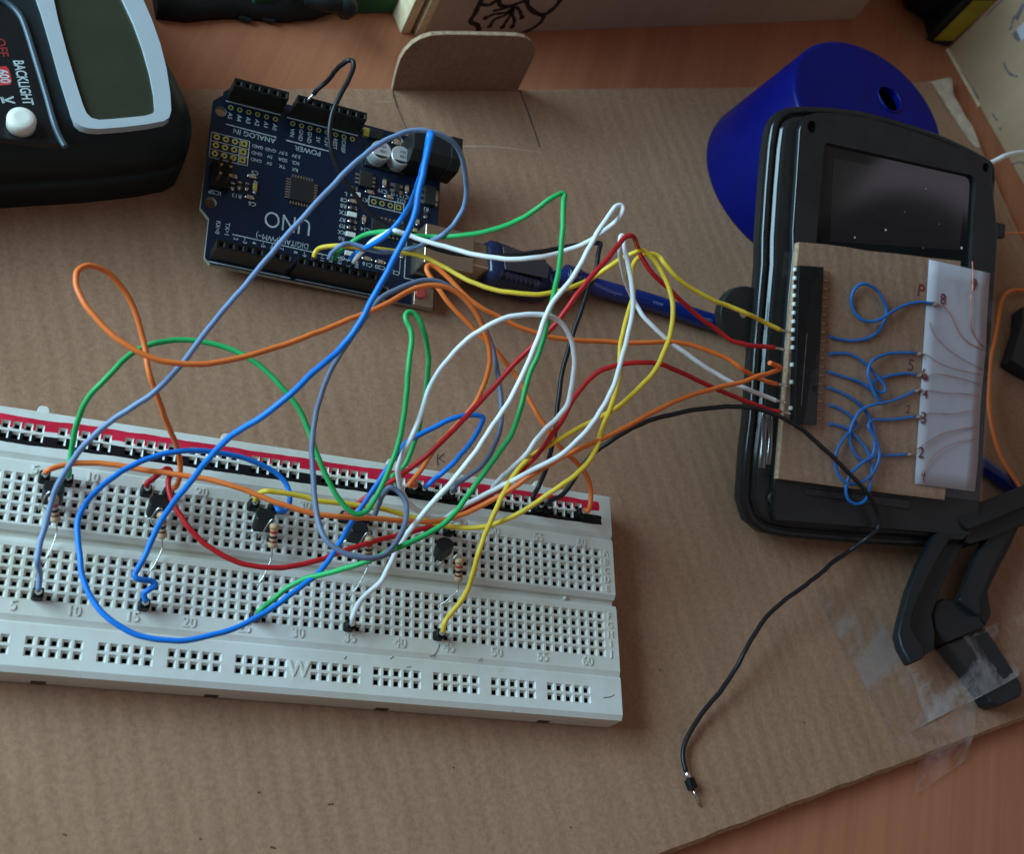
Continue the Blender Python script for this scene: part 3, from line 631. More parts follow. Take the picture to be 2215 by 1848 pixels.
wire('white wire with a long hairpin peak, from the circuit board to column 35', 'whitew',
     [('D', 1065, 1365, 14), (1095, 1320, 17), (1130, 1285), (1190, 1225), (1240, 1198, 26), (1265, 1185), (1285, 1170), (1320, 1160, 34), (1390, 1182), (1500, 1230), (1640, 1262), (1800, 1312), ('C', 700, 420), (850, 458), (1000, 490), (1150, 503), (1300, 490), (1440, 455, 52), (1560, 408), (1640, 360), (1700, 310), (1750, 275), (1785, 230), (1790, 195), (1778, 178, 70), (1750, 182), (1725, 205), (1690, 265), (1640, 335), (1580, 440), (1530, 550), (1460, 650), (1370, 750), (1320, 850), (1290, 960), (1240, 1080), (1180, 1210), (1120, 1340), (1040, 1450), (970, 1560), ('B', 1210, 0, 44), (1130, 110), (1050, 230), (960, 340), (860, 450), (760, 560), (690, 660), (640, 730), (600, 830), (560, 910), (480, 960), (430, 1030), (408, 1090, 15)], c=(35, 0), tip=(DN, None))
wire("greyish white wire forming a broad round arch above the breadboard", 'whitew',
     [('B', 1018, 583, 13.5), (1005, 568), (960, 558), (920, 548), (870, 552, 18), (820, 545), (740, 510), (680, 430), (655, 355), (648, 285), (680, 200), (730, 110), (780, 0, 40), ('C', 560, 1430), (620, 1280), (700, 1150), (800, 1030), (920, 930), (1060, 855), (1200, 825), (1310, 830, 56), (1390, 850), (1450, 910), (1490, 1000), (1502, 1100), (1490, 1230), (1465, 1370), (1400, 1450), (1320, 1520), (1260, 1590, 36), ('B', 1480, 60), (1400, 140), (1360, 200), (1280, 275), (1210, 335), (1165, 395, 15)], a=(45, 11), c=(50, 15))
wire('white wire from the handheld socket strip with a narrow peak, ending at column 43', 'whitew',
     [('F', 275, 965, 'h4.5'), (200, 935, 'h5'), (100, 895, 'h6.5'), (0, 855), ('Z', 1800, 1145), (1640, 1035), (1540, 960), (1420, 860), (1320, 760), (1270, 660, 36), (1225, 590), (1190, 480), (1160, 350), (1152, 230), (1162, 175), (1172, 170, 58), (1182, 200), (1200, 320), (1235, 470), (1252, 600), (1250, 740), (1215, 900), (1170, 1050), ('C', 1750, 1230), (1680, 1370), (1600, 1500), (1500, 1600), ('B', 1660, 110, 42), (1560, 200), (1430, 270), (1310, 330), (1200, 390), (1090, 440), (1010, 490), (940, 530, 20), (895, 570), (860, 600, 14.5)], c=(43, 11), tip=(tuple(hn), None))
wire('dark grey wire looping from the rail behind the circuit board corner down to column 36', 'greyw',
     [('B', 950, 395, 14.5), (975, 365), (1015, 338), (1090, 290), (1150, 220), (1190, 130), (1215, 30, 30), ('C', 1045, 1550), (1065, 1400), (1055, 1280), (1032, 1120), (1002, 1000), (960, 900), (900, 800), (820, 715), (760, 662), (690, 632), (620, 622, 42), (520, 640), (420, 690), (345, 725), (300, 775), (230, 880), ('X', 690, 735), (668, 780), (652, 830), ('B', 194, 60, 36), (186, 150), (190, 280), (200, 420), (210, 520), (225, 600), (265, 680), (330, 730), (420, 765), (500, 775, 40), (570, 765), (620, 720), (670, 650), (700, 560), (702, 480), (680, 435), (645, 400), (610, 388, 28), (575, 415), (545, 490), (520, 545, 14.5)], a=(45, 15), c=(36, 11))
wire('red wire with a high bend beside the yellow peak, from the handheld to column 34', 'red',
     [('F', 262, 646, 'h4.5'), (200, 640, 'h5'), (100, 630, 'h7'), (0, 608), ('E', 1950, 775), (1800, 720), (1680, 640), (1580, 550), (1500, 470), (1420, 400), (1365, 325), (1335, 270, 50), (1328, 230), (1312, 195), (1290, 178, 60), (1265, 183), (1230, 225), (1150, 320), (1080, 400), (1000, 490), (930, 600), (840, 710), (760, 780), ('C', 1280, 980), (1180, 1080), (1040, 1240), (900, 1390), (760, 1540), ('B', 1040, 18, 36), (940, 108), (820, 208), (720, 285), (640, 345), (560, 385), (480, 440), (410, 495), (380, 535, 15)], c=(34, 11), tip=(tuple(hn), None))
wire("black wire plugged into the power header, crossing the usb plug to the rail", 'blackw',
     [('D', 815, 300, 24), (835, 275, 26), (900, 222), (940, 165), (985, 115), (1030, 90), (1058, 92, 46), (1065, 125), (1050, 185), (1000, 270), (950, 370), (915, 470), (910, 580), (930, 690), (980, 810), (1050, 910), (1150, 1040), (1250, 1120), (1380, 1190, 28), (1480, 1240), (1640, 1300), ('C', 700, 440), (830, 472), (950, 482), ('E', 700, 285), (850, 255), (1000, 230), (1090, 218), (1122, 222, 40), (1118, 250), (1108, 310), (1100, 380), (1060, 470), (1000, 640), (960, 760), ('C', 1480, 950), (1450, 1080), (1420, 1200), (1400, 1350), (1390, 1500, 26), ('B', 1508, 20), (1500, 100), (1480, 200), (1450, 300), (1415, 385), (1385, 445, 15)], c=(55, 15), tip=((-1.2, -1, -2.2), None))
kw = wire("long black wire over the handheld, its loose pin end lying on the cardboard", 'blackw',
     [('B', 1462, 470, 15), (1490, 452), (1535, 437), (1560, 410), (1600, 355), (1650, 270), (1700, 208), (1800, 138), (1900, 75), (2002, 28, 30), ('X', 1350, 857), (1420, 840), (1500, 833), ('F', 0, 1000), (100, 1003, 'h9'), (200, 1022, 'h8'), (300, 1062, 'h8'), (420, 1125, 'h7'), (500, 1200, 'h6'), (620, 1305, 'h7'), (720, 1410, 'h7'), (820, 1510, 'h7'),
      ('T', 1215, 180, 'h5'), (1245, 240, 'h3.2'), (1240, 290, 'h2.4'), (1190, 342, 'h1.8'), (1110, 398, 8), (1030, 450), (970, 510), (880, 575, 9), (790, 640, 8), (740, 690), (690, 760, 7), (640, 850), (600, 930), (540, 1020, 3.5), (460, 1110), (410, 1185, 2), (370, 1260, 1.6), (363, 1325), (380, 1385, 1.5)], a=(56, 15))
p, q = at('T', 380, 1385, 1.5), at('T', 425, 1500, 1.3); d = (at('T', 408, 1455, 1.4) - p).normalized()
b = MB(); b.lathe(p - d * .3, p + d * 2.2, [(0, .5), (.4, .85), (1, .8)], 10); b.build('solder_joint', M['solder'], kw)
b = MB(); c0 = p + d * 2.0; sd = Vector((-d.y, d.x, 0)).normalized() * 1.25; up = Vector((0, 0, 1.2)); c1 = c0 + d * 2.7
b.loft([[tuple(c + sd * a_ + up * e_) for a_, e_ in ((-1, -.6), (-.6, -1), (.6, -1), (1, -.6), (1, .6), (.6, 1), (-.6, 1), (-1, .6))] for c in (c0, c1)], 0, False)
b.build('connector', M['header'], kw, bevel=.15)
b = MB(); d2 = (at('T', 440, 1535, .5) - c1).normalized(); b.tube([c1 - d2 * .3, c1 + d2 * 4.6], .32, 6); b.build('pin', M['steel'], kw)
# ================================================================== blue circuit board
def au(t, x, y, w=0.0): return ARD.uv(t, x, y, w)
ar = thing('circuit_board', tuple(ARD.P(33, 27, -1.6)), 'blue microcontroller circuit board marked UNO with black sockets along both long edges', 'circuit board')
OUTL = [(0, 0), (64.5, 0), (66.04, 1.52), (66.04, 2.54), (68.58, 5.08), (68.58, 37.85), (66.04, 40.39), (66.04, 51.82), (64.5, 53.34), (0, 53.34)]
def circ(u, v, r, n=16): return [(u + r * math.cos(2 * math.pi * k / n), v + r * math.sin(2 * math.pi * k / n)) for k in range(n)]
HOLES = [circ(66.04, 7.62, 1.6), circ(66.04, 35.56, 1.6), circ(15.24, 50.8, 1.6), circ(13.97, 2.54, 1.6)]
b = MB(ARD); b.holed(OUTL, HOLES, 0, 0); b.holed(OUTL, HOLES, -1.6, 0); b.wall(OUTL, -1.6, 0, 1)
for h in HOLES: b.wall(h, -1.6, 0, 1)
b.build('board_plate', [M['pcb'], M['pcbedge']], ar)
# white printing
b = MB(ARD); W_ = .04
def sl(p, q, w=.3): b.ribbon([(p[0], p[1], W_), (q[0], q[1], W_)], w)
b.text('UNO', 44.6, 36.4, W_, 7.0, 0, 0, 0, -.006, .84)
u, v = au('L', 1070, 385); b.text('DIGITAL (PWM~)', 45.6, 42.2, W_, 2.3, 0, 0, 0, .0, .86)
sl((26, 43.7), (59.4, 43.5), .35)
sl((42.5, 52.75), (64.9, 52.75), .45); sl((15, 52.75), (41, 52.75), .3)
for i, tx in enumerate(['0', '1', '2', '~3', '4', '~5', '~6', '7']):
    b.text({'0': 'RX<0', '1': 'TX>1'}.get(tx, tx), 63.5 - 2.54 * i, 44.6 if i > 1 else 42.4, W_, 1.65, math.pi / 2, 0, 0, .01)
for i, tx in enumerate(['8', '~9', '~10', '~11', '12', '13', 'GND', 'AREF']): b.text(tx, 41.66 - 2.54 * i, 44.8, W_, 1.5 if i < 6 else 1.3, math.pi / 2, 0, 0, .01)
sl((26.5, 4.2), (47.5, 4.2), .35); sl((49.5, 4.0), (65, 4.0), .35)
for i, tx in enumerate(['IOREF', 'REST', '3.3V', '5V', 'GND', 'GND', 'VIN']): b.text(tx, 30.48 + 2.54 * i, 8.7, W_, 1.65, math.pi / 2, 0, 0, .01)
for i in range(6): b.text('A%d' % i, 50.8 + 2.54 * i, 8.3, W_, 1.75, math.pi / 2, 0, 0, .012)
sl((33.5, 11.5), (47.2, 11.4), .4); b.text('POWER', 40.7, 12.95, W_, 2.2, 0, 0, 0, .005)
sl((50, 11.3), (64.4, 11.1), .3); b.text('ANALOG IN', 56.2, 12.5, W_, 2.2, 0, 0, 0, .004)
for ty, row in ((15.5, ['GND', 'GND', '3.3V', '3.3V']), (17.6, ['GND', '5V', 'SDA', 'SCL']), (19.7, ['GND', '5V', 'TX', 'RX'])):
    for k, tx in enumerate(row): b.text(tx, 55.0 - 3.7 * k, ty + .1, W_, 1.4, 0, 0, 0, .008)
for t_, x, y, tx, sz in (('I', 155, 1225, 'ICSP', 1.8), ('I', 450, 1270, 'R13', 1.7), ('I', 660, 1380, 'C6', 1.8), ('I', 695, 960, 'C5', 1.7), ('J', 185, 1045, 'L', 1.7), ('J', 155, 1130, 'C8', 1.7), ('J', 150, 1215, 'R8', 1.7), ('J', 145, 1310, 'TX', 1.8),
                     ('J', 135, 1410, 'R7', 1.7), ('J', 130, 1500, 'R9', 1.7), ('J', 125, 1590, 'RX', 1.8), ('J', 120, 1680, 'R6', 1.7), ('J', 460, 1130, 'X1', 1.8), ('J', 705, 1005, 'C19', 1.7), ('J', 870, 1040, 'U3', 1.8), ('J', 1010, 1080, 'C13', 1.7), ('J', 970, 1140, 'C12', 1.6),
                     ('J', 460, 1550, 'C14', 1.7), ('J', 1320, 1255, 'R1', 1.6), ('K', 860, 840, 'C16', 1.8), ('K', 1065, 885, 'C20', 1.8), ('K', 1325, 975, 'C2', 1.8), ('K', 430, 730, 'ON', 1.6)):
    u, v = au(t_, x, y); b.text(tx, u, v, W_, sz, 0, 0, 0, .01)
def loop(L, w=.25):
    for i in range(len(L)): sl(L[i], L[(i + 1) % len(L)], w)
gu, gv = au('I', 155, 700)
gu2, gv2 = au('I', 550, 555)
for k in range(4): sl((gu + 1.5, gv + 1.4 - 2.54 * k), (gu - 9.1, gv + 1.4 - 2.54 * k), .22)
for d in (1.5, -6.5, -9.1): sl((gu + d, gv + 1.4), (gu + d, gv - 6.2), .22)
xu, xv = au('J', 580, 1155); loop([(xu + 1.5, xv - 1.5), (xu - 9.2, xv - 1.5), (xu - 9.2, xv + 1.5), (xu + 1.5, xv + 1.5)], .3); sl((xu - 6.4, xv - 1.5), (xu - 6.4, xv + 1.5), .2)
sl((9.5, 30.5), (9.5, 45.5), .3); sl((9.5, 45.5), (0.5, 45.5), .3); sl((11, 31), (11, 44.5), .2)
b.build('white_print', M['silk'], ar)
# pads
b = MB(ARD)
def pad(u, v, r, sq=False, hole=.5):
    o_ = [(u - r, v - r), (u + r, v - r), (u + r, v + r), (u - r, v + r)] if sq else circ(u, v, r, 14)
    b.holed(o_, [circ(u, v, hole, 10)], .05, 0); b.add([(p[0], p[1], .03) for p in circ(u, v, hole, 10)], [tuple(range(10))], 1)
for i in range(4):
    for j in range(3): pad(gu - 2.54 * i, gv - 2.54 * j, .88, i == 3, .42)
for i in range(4): pad(xu - 2.54 * i, xv, .85, i == 3, .5)
for i in range(8): pad(27.94 + 2.54 * i, 5.7, .75, False, .42)
for i in range(6): pad(50.8 + 2.54 * i, 5.7, .75, False, .42)
b.build('solder_pads', [M['gold'], M['hole']], ar)
# sockets along the edges
def socket(u0, n, vc, h=8.5):
    b = MB(ARD); a = 1.27; uL, uR = u0 - a, u0 + (n - 1) * 2.54 + a
    q = [(uL, vc - a), (uR, vc - a), (uR, vc + a), (uL, vc + a)]; b.wall(q, .05, h, 0); b.add([(p[0], p[1], .05) for p in q], [(0, 1, 2, 3)], 0)
    for i in range(n):
        hole_cells(b, [(u0 + i * 2.54) / P254], [0], lambda r: vc, h, 2, 0, 1, .78, .45, .5, 3.5, 1.27)
    b.build('pin_socket', [M['headside'], M['hole'], M['header']], ar, normals=False)
socket(45.72, 8, 50.8); socket(18.8, 10, 50.8); socket(27.94, 8, 2.54); socket(50.8, 6, 2.54)
# barrel jack, usb socket, capacitors
b = MB(ARD); prof = [(3.2, .05), (12.4, .05), (12.4, 8.3), (9.8, 11), (3.2, 11)]
b.loft([[(u, v, w) for v, w in prof] for u in (13.0, 1.2)], 0, False); b.loft([[(u, v + (v - 7.8) * .06, w + .1) for v, w in prof] for u in (1.2, -2.2)], 0, False)
o = b.build('power_jack', M['black'], ar, bevel=.12)
b = MB(ARD); u, v = au('J', 1265, 455, 1.5); b.box(13.1, 14.3, 6.2, 9.3, .05, 3.4); b.build('jack_tab', M['steel'], o, bevel=.3)
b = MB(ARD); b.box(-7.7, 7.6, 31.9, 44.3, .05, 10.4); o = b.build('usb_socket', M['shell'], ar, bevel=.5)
for t_, x, y in (('J', 690, 425), ('J', 970, 500)):
    u, v = au(t_, x, y, 5.6)
    b = MB(ARD); b.box(u - 3.2, u + 3.2, v - 3.2, v + 3.2, .05, .9); b.build('capacitor_base', M['black'], ar, bevel=.3)
    b = MB(ARD); b.lathe((u, v, .9), (u, v, 5.8), [(0, 3.0), (.08, 3.1), (.2, 2.95), (.3, 3.1), (.93, 3.1), (1, 2.85)], 24); o = b.build('capacitor', M['alu'], ar)
    b = MB(ARD); b.add([(u + 2.7 * math.cos(q), v + 2.7 * math.sin(q), 5.86) for q in [math.radians(40 + 100 * k / 8) for k in range(9)]], [tuple(range(9))[::-1]]); b.text('100', u - .6, v + .3, 5.87, 1.4, 0); b.text('35V', u - .4, v - 1.2, 5.87, 1.2, 0); b.build('polarity_mark', M['chip'], o, normals=False)
# chips
def chip(t_, x, y, lu, lv, h, nu, nv, pitch, name='chip'):
    u, v = au(t_, x, y, h); b = MB(ARD); b.box(u - lu / 2, u + lu / 2, v - lv / 2, v + lv / 2, .2, h); o = b.build(name, M['chip'], ar, bevel=.12)
    b = MB(ARD)
    for i in range(nu):
        q = u + (i - (nu - 1) / 2) * pitch
        for s_ in (-1, 1): b.box(q - pitch * .27, q + pitch * .27, *sorted((v + s_ * lv / 2, v + s_ * (lv / 2 + 1.1))), .05, .45)
    for i in range(nv):
        q = v + (i - (nv - 1) / 2) * pitch
        for s_ in (-1, 1): b.box(*sorted((u + s_ * lu / 2, u + s_ * (lu / 2 + 1.1))), q - pitch * .27, q + pitch * .27, .05, .45)
    b.build('chip_legs', M['steel'], o); return u, v
chip('I', 1335, 1195, 6.9, 6.9, 1.1, 8, 8, .8); chip('J', 475, 830, 3.9, 4.9, 1.4, 0, 3, 1.27); chip('J', 915, 955, 1.6, 2.9, 1.1, 0, 2, 1.9)
chip('J', 790, 1510, 9.9, 3.9, 1.4, 8, 0, 1.27); chip('J', 1385, 1060, 3.5, 6.0, 1.6, 0, 3, 2.0)
b = MB(ARD); u, v = au('J', 1450, 1080, .3); b.box(u - 1.0, u + .9, v - 1.6, v + 1.6, .05, .5); b.build('regulator_tab', M['steel'], ar)
b = MB(ARD); u, v = au('J', 620, 195, 1.2); b.box(u - 2.2, u + 2.2, v - 1.5, v + 1.5, .05, 1.3); o = b.build('fuse', M['chip'], ar, bevel=.2)
b = MB(ARD); b.box(u + 2.25, u + 3.9, v - 1.3, v + 1.3, .05, 1.1); b.build('fuse_end', M['gold'], o)
# in circuit header with brass pins
u, v = au('I', 235, 1000, 1.5); b = MB(ARD); b.box(u - 2.6, u + 2.6, v - 3.8, v + 3.8, .05, 2.5); o = b.build('pin_header', M['header'], ar, bevel=.2)
for i in (-1, 1):
    for j in (-1, 0, 1):
        b = MB(ARD); b.box(u + i * 1.27 - .32, u + i * 1.27 + .32, v + j * 2.54 - .32, v + j * 2.54 + .32, 2.4, 8.0); b.build('pin', M['goldpin'], o)
# small parts: (crop, x, y, length, along u?, body)
SM = [('I', 405, 1005, 1.6, 1, 'tan'), ('I', 395, 1135, 1.8, 0, 'chip'), ('I', 490, 1125, 1.8, 0, 'chip'), ('I', 590, 1140, 1.8, 0, 'chip'), ('I', 700, 1150, 3.2, 0, 'gold'), ('I', 660, 1005, 1.8, 1, 'tan'), ('I', 630, 1290, 1.8, 1, 'tan'),
      ('J', 735, 885, 2.2, 0, 'tan'), ('J', 1055, 970, 2.2, 0, 'tan'), ('J', 530, 1015, 2.0, 1, 'tan'), ('J', 805, 1085, 2.0, 1, 'tan'), ('J', 445, 1405, 2.2, 0, 'tan'), ('J', 300, 965, 1.8, 1, 'chip'), ('J', 285, 1145, 1.8, 1, 'tan'), ('J', 290, 1245, 1.8, 1, 'chip'), ('J', 280, 1435, 1.8, 1, 'chip'), ('J', 270, 1525, 1.8, 1, 'chip'),
      ('K', 860, 745, 2.2, 1, 'tan'), ('K', 1075, 795, 2.2, 1, 'tan'), ('J', 1190, 965, 1.8, 0, 'chip'), ('J', 1320, 1330, 1.8, 0, 'chip'), ('J', 1165, 1560, 1.6, 1, 'gold'), ('J', 900, 320, 1.8, 1, 'tan'), ('J', 1100, 640, 1.8, 0, 'gold'), ('J', 1205, 1440, 1.6, 0, 'tan'), ('K', 1420, 680, 1.4, 0, 'steel'), ('K', 1640, 720, 1.4, 0, 'steel')]
for t_, x, y, L_, al, mm in SM:
    u, v = au(t_, x, y, .5); h, w = L_ / 2, .55
    b = MB(ARD)
    if al: b.box(u - h * .62, u + h * .62, v - w, v + w, .05, .62)
    else: b.box(u - w, u + w, v - h * .62, v + h * .62, .05, .62)
    o = b.build('surface_part', M[mm], ar, bevel=.08)
    b = MB(ARD)
    for s_ in (-1, 1):
        lo, hi = sorted((s_ * h * .6, s_ * h))
        if al: b.box(u + lo, u + hi, v - w, v + w, .05, .58); b.lathe((u + s_ * h, v, .05), (u + s_ * h, v, .5), [(0, .6), (.6, .45), (1, .1)], 8)
        else: b.box(u - w, u + w, v + lo, v + hi, .05, .58); b.lathe((u, v + s_ * h, .05), (u, v + s_ * h, .5), [(0, .6), (.6, .45), (1, .1)], 8)
    b.build('solder_joint', M['solder'], o)
for t_, x, y in (('J', 275, 1335), ('J', 255, 1620), ('J', 330, 1050), ('K', 575, 660)):
    u, v = au(t_, x, y, .6); b = MB(ARD); b.box(u - 1.4, u + 1.4, v - .75, v + .75, .05, .75); b.build('indicator_light', M['white'], ar, bevel=.15)
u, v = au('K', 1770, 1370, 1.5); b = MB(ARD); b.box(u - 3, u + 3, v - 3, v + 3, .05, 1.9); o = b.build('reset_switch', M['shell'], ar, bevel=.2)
u, v = au('K', 1730, 1300, 2.6); b = MB(ARD); b.lathe((u, v, 1.9), (u, v, 2.9), [(0, 1.6), (.8, 1.6), (1, 1.3)], 16); b.build('reset_button', M['redbtn'], o)

# ================================================================== usb cable
uc = thing('usb_cable', tuple(at('E', 700, 350, 0)), 'thick blue usb cable with clear smoky plug running from the circuit board under the handheld', 'cable')
pa, pb = ARD.P(-6.5, 38.1, 5.4), at('E', 470, 335, 9.0)
ax = (pb - pa); L0 = ax.length; ax.normalize(); sd = ax.cross(Vector((0, 0, 1))).normalized(); up = sd.cross(ax).normalized()
class Ax:
    @staticmethod
    def P(u, v, w): return pa + ax * u + sd * v + up * w
def rrect(hw, hh, k, n=4):
    R = []
    for cx, cy, a in ((hw - k, hh - k, 0), (-hw + k, hh - k, 90), (-hw + k, -hh + k, 180), (hw - k, -hh + k, 270)):
        R += [(cx + k * math.cos(math.radians(a + 90 * i / n)), cy + k * math.sin(math.radians(a + 90 * i / n))) for i in range(n + 1)]
    return R
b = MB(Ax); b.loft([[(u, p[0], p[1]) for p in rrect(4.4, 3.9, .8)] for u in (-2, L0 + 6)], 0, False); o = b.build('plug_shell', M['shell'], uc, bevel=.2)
pe = at('E', 880, 410, 8.0); L1 = (pe - pa).dot(ax)
secs = [(L0 - .4, 5.6, 4.6), (L0 + 1.2, 6.8, 5.3), (L0 + 3, 7.0, 5.4)]
for k in range(7):
    u = L0 + 4.2 + k * 1.7; secs += [(u, 7.0 - k * .07, 5.4), (u + .5, 6.6 - k * .07, 5.1), (u + 1.1, 6.9 - k * .07, 5.35)]
secs += [(L0 + 17, 6.4, 5.2), (L1 - 4, 6.0, 5.0), (L1 - 1, 4.9, 4.6), (L1, 3.9, 3.9)]
dy = (pe - pa).dot(sd) / L1
b = MB(Ax); b.loft([[(u, p[0] + dy * u * 1.0, p[1] - .06 * (u - L0)) for p in rrect(hw, hh, min(hw, hh) * .55)] for u, hw, hh in secs], 0, True); o = b.build('plug_body', M['usbdark'], uc)
uL = L0 + 4
b = MB(Ax); b.prism([(uL, -4.1), (uL + 15, -3.4), (uL + 16, 0), (uL + 15, 3.4), (uL, 4.1)], 5.1, 5.75); b.build('grip_window', M['usbblue'], o, bevel=.3)
cp = smooth_path([Ax.P(L1 - 1.5, dy * L1, -1.2), at('E', 960, 408, 6.2), at('E', 1100, 462, 4.2), at('E', 1400, 548, 3.2), at('E', 1700, 645, 3.0), at('E', 1960, 722, 3.0), at('F', 700, 800, 2.9), at('F', 1200, 1120, 2.9), at('F', 1620, 1432, 2.9), at('F', 1900, 1640, 2.9)], 8)
b = MB(); b.tube(cp, 2.85, 18); cord = b.build('cord', M['cordblue'], uc)
b = MB()
for k, (x, y) in enumerate(((935, 403), (965, 412), (990, 420))): 
    p = at('E', x, y, 6.8 - k * .7); b.lathe(p - ax * .7, p + ax * .7, [(0, 3.1), (.2, 3.6), (.8, 3.5), (1, 3.0)], 18)
b.build('strain_relief', M['usbdark'], uc)
b = MB()
def cord_text(txt, t_, x0, y0, x1, y1, size):
    p, q = at(t_, x1, y1, 5.9), at(t_, x0, y0, 5.9); q.z = p.z; t = (q - p).normalized(); n = Vector((0, 0, 1)).cross(t)
    V, Fa = text_mesh(txt, 0, 0); c = (p + q) / 2
    b.add([tuple(c + t * x * size + n * y * size + Vector((0, 0, -.5 * (y * size) ** 2 / 2.9))) for x, y, z in V], Fa)
cord_text('cobatte', 'E', 1110, 470, 1270, 512, 2.1); cord_text('eion', 'E', 1395, 540, 1490, 570, 2.1); cord_text('cable', 'E', 1650, 625, 1775, 660, 2.1); cord_text('Av', 'E', 1830, 690, 1880, 705, 2.1)
b.build('cable_print', M['cordtext'], cord, normals=False)

# ================================================================== handheld with its stuck-on circuit
def hu(t, x, y, w=0.0): return HND.uv(t, x, y, w)
hd = thing('handheld_device', tuple(HND.P(40, 0, -11)), 'black plastic handheld leaning on the blue cup with its back panel and window up', 'handheld')
Lp = [hu(*q, -7.5) for q in (('F', 20, 1550), ('F', 40, 1250), ('F', 62, 1080), ('F', 95, 600), ('F', 135, 150), ('Q', 222, 1400), ('Q', 245, 1050), ('Q', 268, 780), ('Q', 288, 640))]
Tp = [hu(*q, w_) for w_, q in zip([-7, -6.5, -6, -5] + [-4.0] * 20, (('Q', 318, 575), ('Q', 362, 530), ('Q', 430, 498), ('Q', 540, 484), ('Q', 750, 487), ('Q', 950, 510), ('Q', 1150, 558), ('Q', 1350, 620), ('Q', 1550, 693), ('Q', 1700, 762), ('Q', 1820, 828), ('Q', 1868, 862), ('Q', 1892, 910), ('Q', 1893, 1000)))]
Rp = [hu('Q', 1885, 1230, -3), hu('Q', 1870, 1500, -3)]
ur = Rp[-1][0] + .3; ul = Lp[0][0]
vb = hu('R', 340, 350, -8.0)[1]
out = Lp + Tp + Rp + [(ur, 60), (ur, vb + 12), (ur - 1.2, vb + 5), (ur - 4, vb + 1.5), (ur - 9, vb + .3), (ur - 40, vb), (ul + 16, vb + .2), (ul + 8, vb + 1.2), (ul + 3, vb + 4.2), (ul + .6, vb + 9)]
cu = sum(p[0] for p in out) / len(out); cv = sum(p[1] for p in out) / len(out)
def inset(L, d):
    n = len(L); R = []
    for i in range(n):
        p, q, r = Vector(L[i - 1]), Vector(L[i]), Vector(L[(i + 1) % n]); t = ((q - p).normalized() + (r - q).normalized()).normalized(); nn = Vector((t.y, -t.x))
        if nn.dot(Vector((cu, cv)) - q) < 0: nn = -nn
        R.append(tuple(q + nn * d))
    return R
b = MB(HND)
b.loft([[(*p, w) for p in inset(out, d)] for w, d in ((-10.4, 3.5), (-9.6, 1.4), (-7.5, .35), (-4.6, 0), (-3.4, .25), (-2.8, .9), (-2.75, 2.1), (-3.8, 2.35), (-3.8, 3.0), (-2.4, 3.3), (-2.0, 3.9), (-1.7, 4.6))], 0, True, True, [0, 0, 0, 1, 1, 0, 0, 0, 1, 1, 0, 0])
b.build('shell', [M['blacksoft'], M['gloss']], hd)
# raised rear panel with the window opening
pl = [hu(*q) for q in (('F', 270, 1430), ('F', 300, 1100), ('F', 330, 600), ('F', 355, 300), ('F', 378, 80), ('Q', 497, 1350), ('Q', 525, 950), ('Q', 545, 640))]
pt = [hu(*q) for q in (('Q', 560, 590), ('Q', 600, 540), ('Q', 680, 520), ('Q', 850, 528), ('Q', 1050, 562), ('Q', 1300, 636), ('Q', 1500, 706), ('Q', 1700, 784), ('Q', 1815, 840), ('Q', 1862, 873), ('Q', 1882, 920), ('Q', 1884, 1000))]
pu0 = pl[0][0]
pan = [(pu0 + 1, vb + 5), (pu0, vb + 8)] + pl + pt + [(ur - .6, 100), (ur - .6, vb + 10), (ur - 4, vb + 5)]
w0, w1 = hu('Q', 716, 728), hu('Q', 1768, 965); wl = hu('Q', 660, 1410); wr = hu('Q', 1742, 1480)
slope = (wl[0] - w0[0]) / (wl[1] - w0[1])
v_low = wl[1] - 6
win = [(w0[0], w0[1] - 1), (w0[0] + 1, w0[1]), (w1[0] - 2, w1[1]), (w1[0] - .6, w1[1] - .6), (w1[0], w1[1] - 2), (wr[0], v_low), (w0[0] + slope * (v_low - w0[1]), v_low)]
scr = [circ(*hu('Q', 632, 622), 1.8, 14), circ(*hu('Q', 1838, 905), 1.5, 14)]
b = MB(HND); pin = inset(pan, .55); b.holed(pin, [win] + scr, 0, 0); b.wall(win, -1.4, 0, 0)
b.loft([[(*p, w) for p in inset(pan, d)] for w, d in ((-1.9, -.1), (-.5, 0), (-.12, .2), (0, .55))], 1, True, False)
for s_ in scr: b.wall(s_, -2.6, 0, 0)
o = b.build('back_panel', [M['blacksoft'], M['gloss']], hd)
for s_ in scr:
    b = MB(HND); b.add([(*p, -1.5) for p in s_], [tuple(range(len(s_)))]); b.build('screw_hole', M['hole'], o, normals=False)
b = MB(HND); u_, v_ = hu('F', 275, 1555); b.lathe((u_, v_, -1.65), (u_, v_, -.6), [(0, 2.2), (.85, 2.0), (1, 1.4), (1.0, .9), (.4, .8)], 16); b.ribbon([(*hu('F', 375, 1500), .06), (*hu('F', 368, 1680), .06)], .35); b.build('screw_boss', M['blacksoft'], hd)
b = MB(HND); b.holed([(p[0], p[1]) for p in win], [], -1.35, 0); gl = b.build('window_pane', mat('dark_window_glass', (.010, .011, .012), .05, spec=.8, var=.1), hd, normals=False)
i0, i1 = hu('Q', 765, 845, -2.1), hu('Q', 1685, 1020, -2.1); i2, i3 = hu('Q', 1640, 1480, -2.1), hu('Q', 742, 1420, -2.1)
b = MB(HND); b.add([(*i0, -1.3), (*i1, -1.3), (*i2, -1.3), (*i3, -1.3)], [(3, 2, 1, 0)]); b.build('screen', mat('unlit_screen', (.026, .021, .021), .07, spec=.8, var=.1), hd, normals=True)
b = MB(HND)
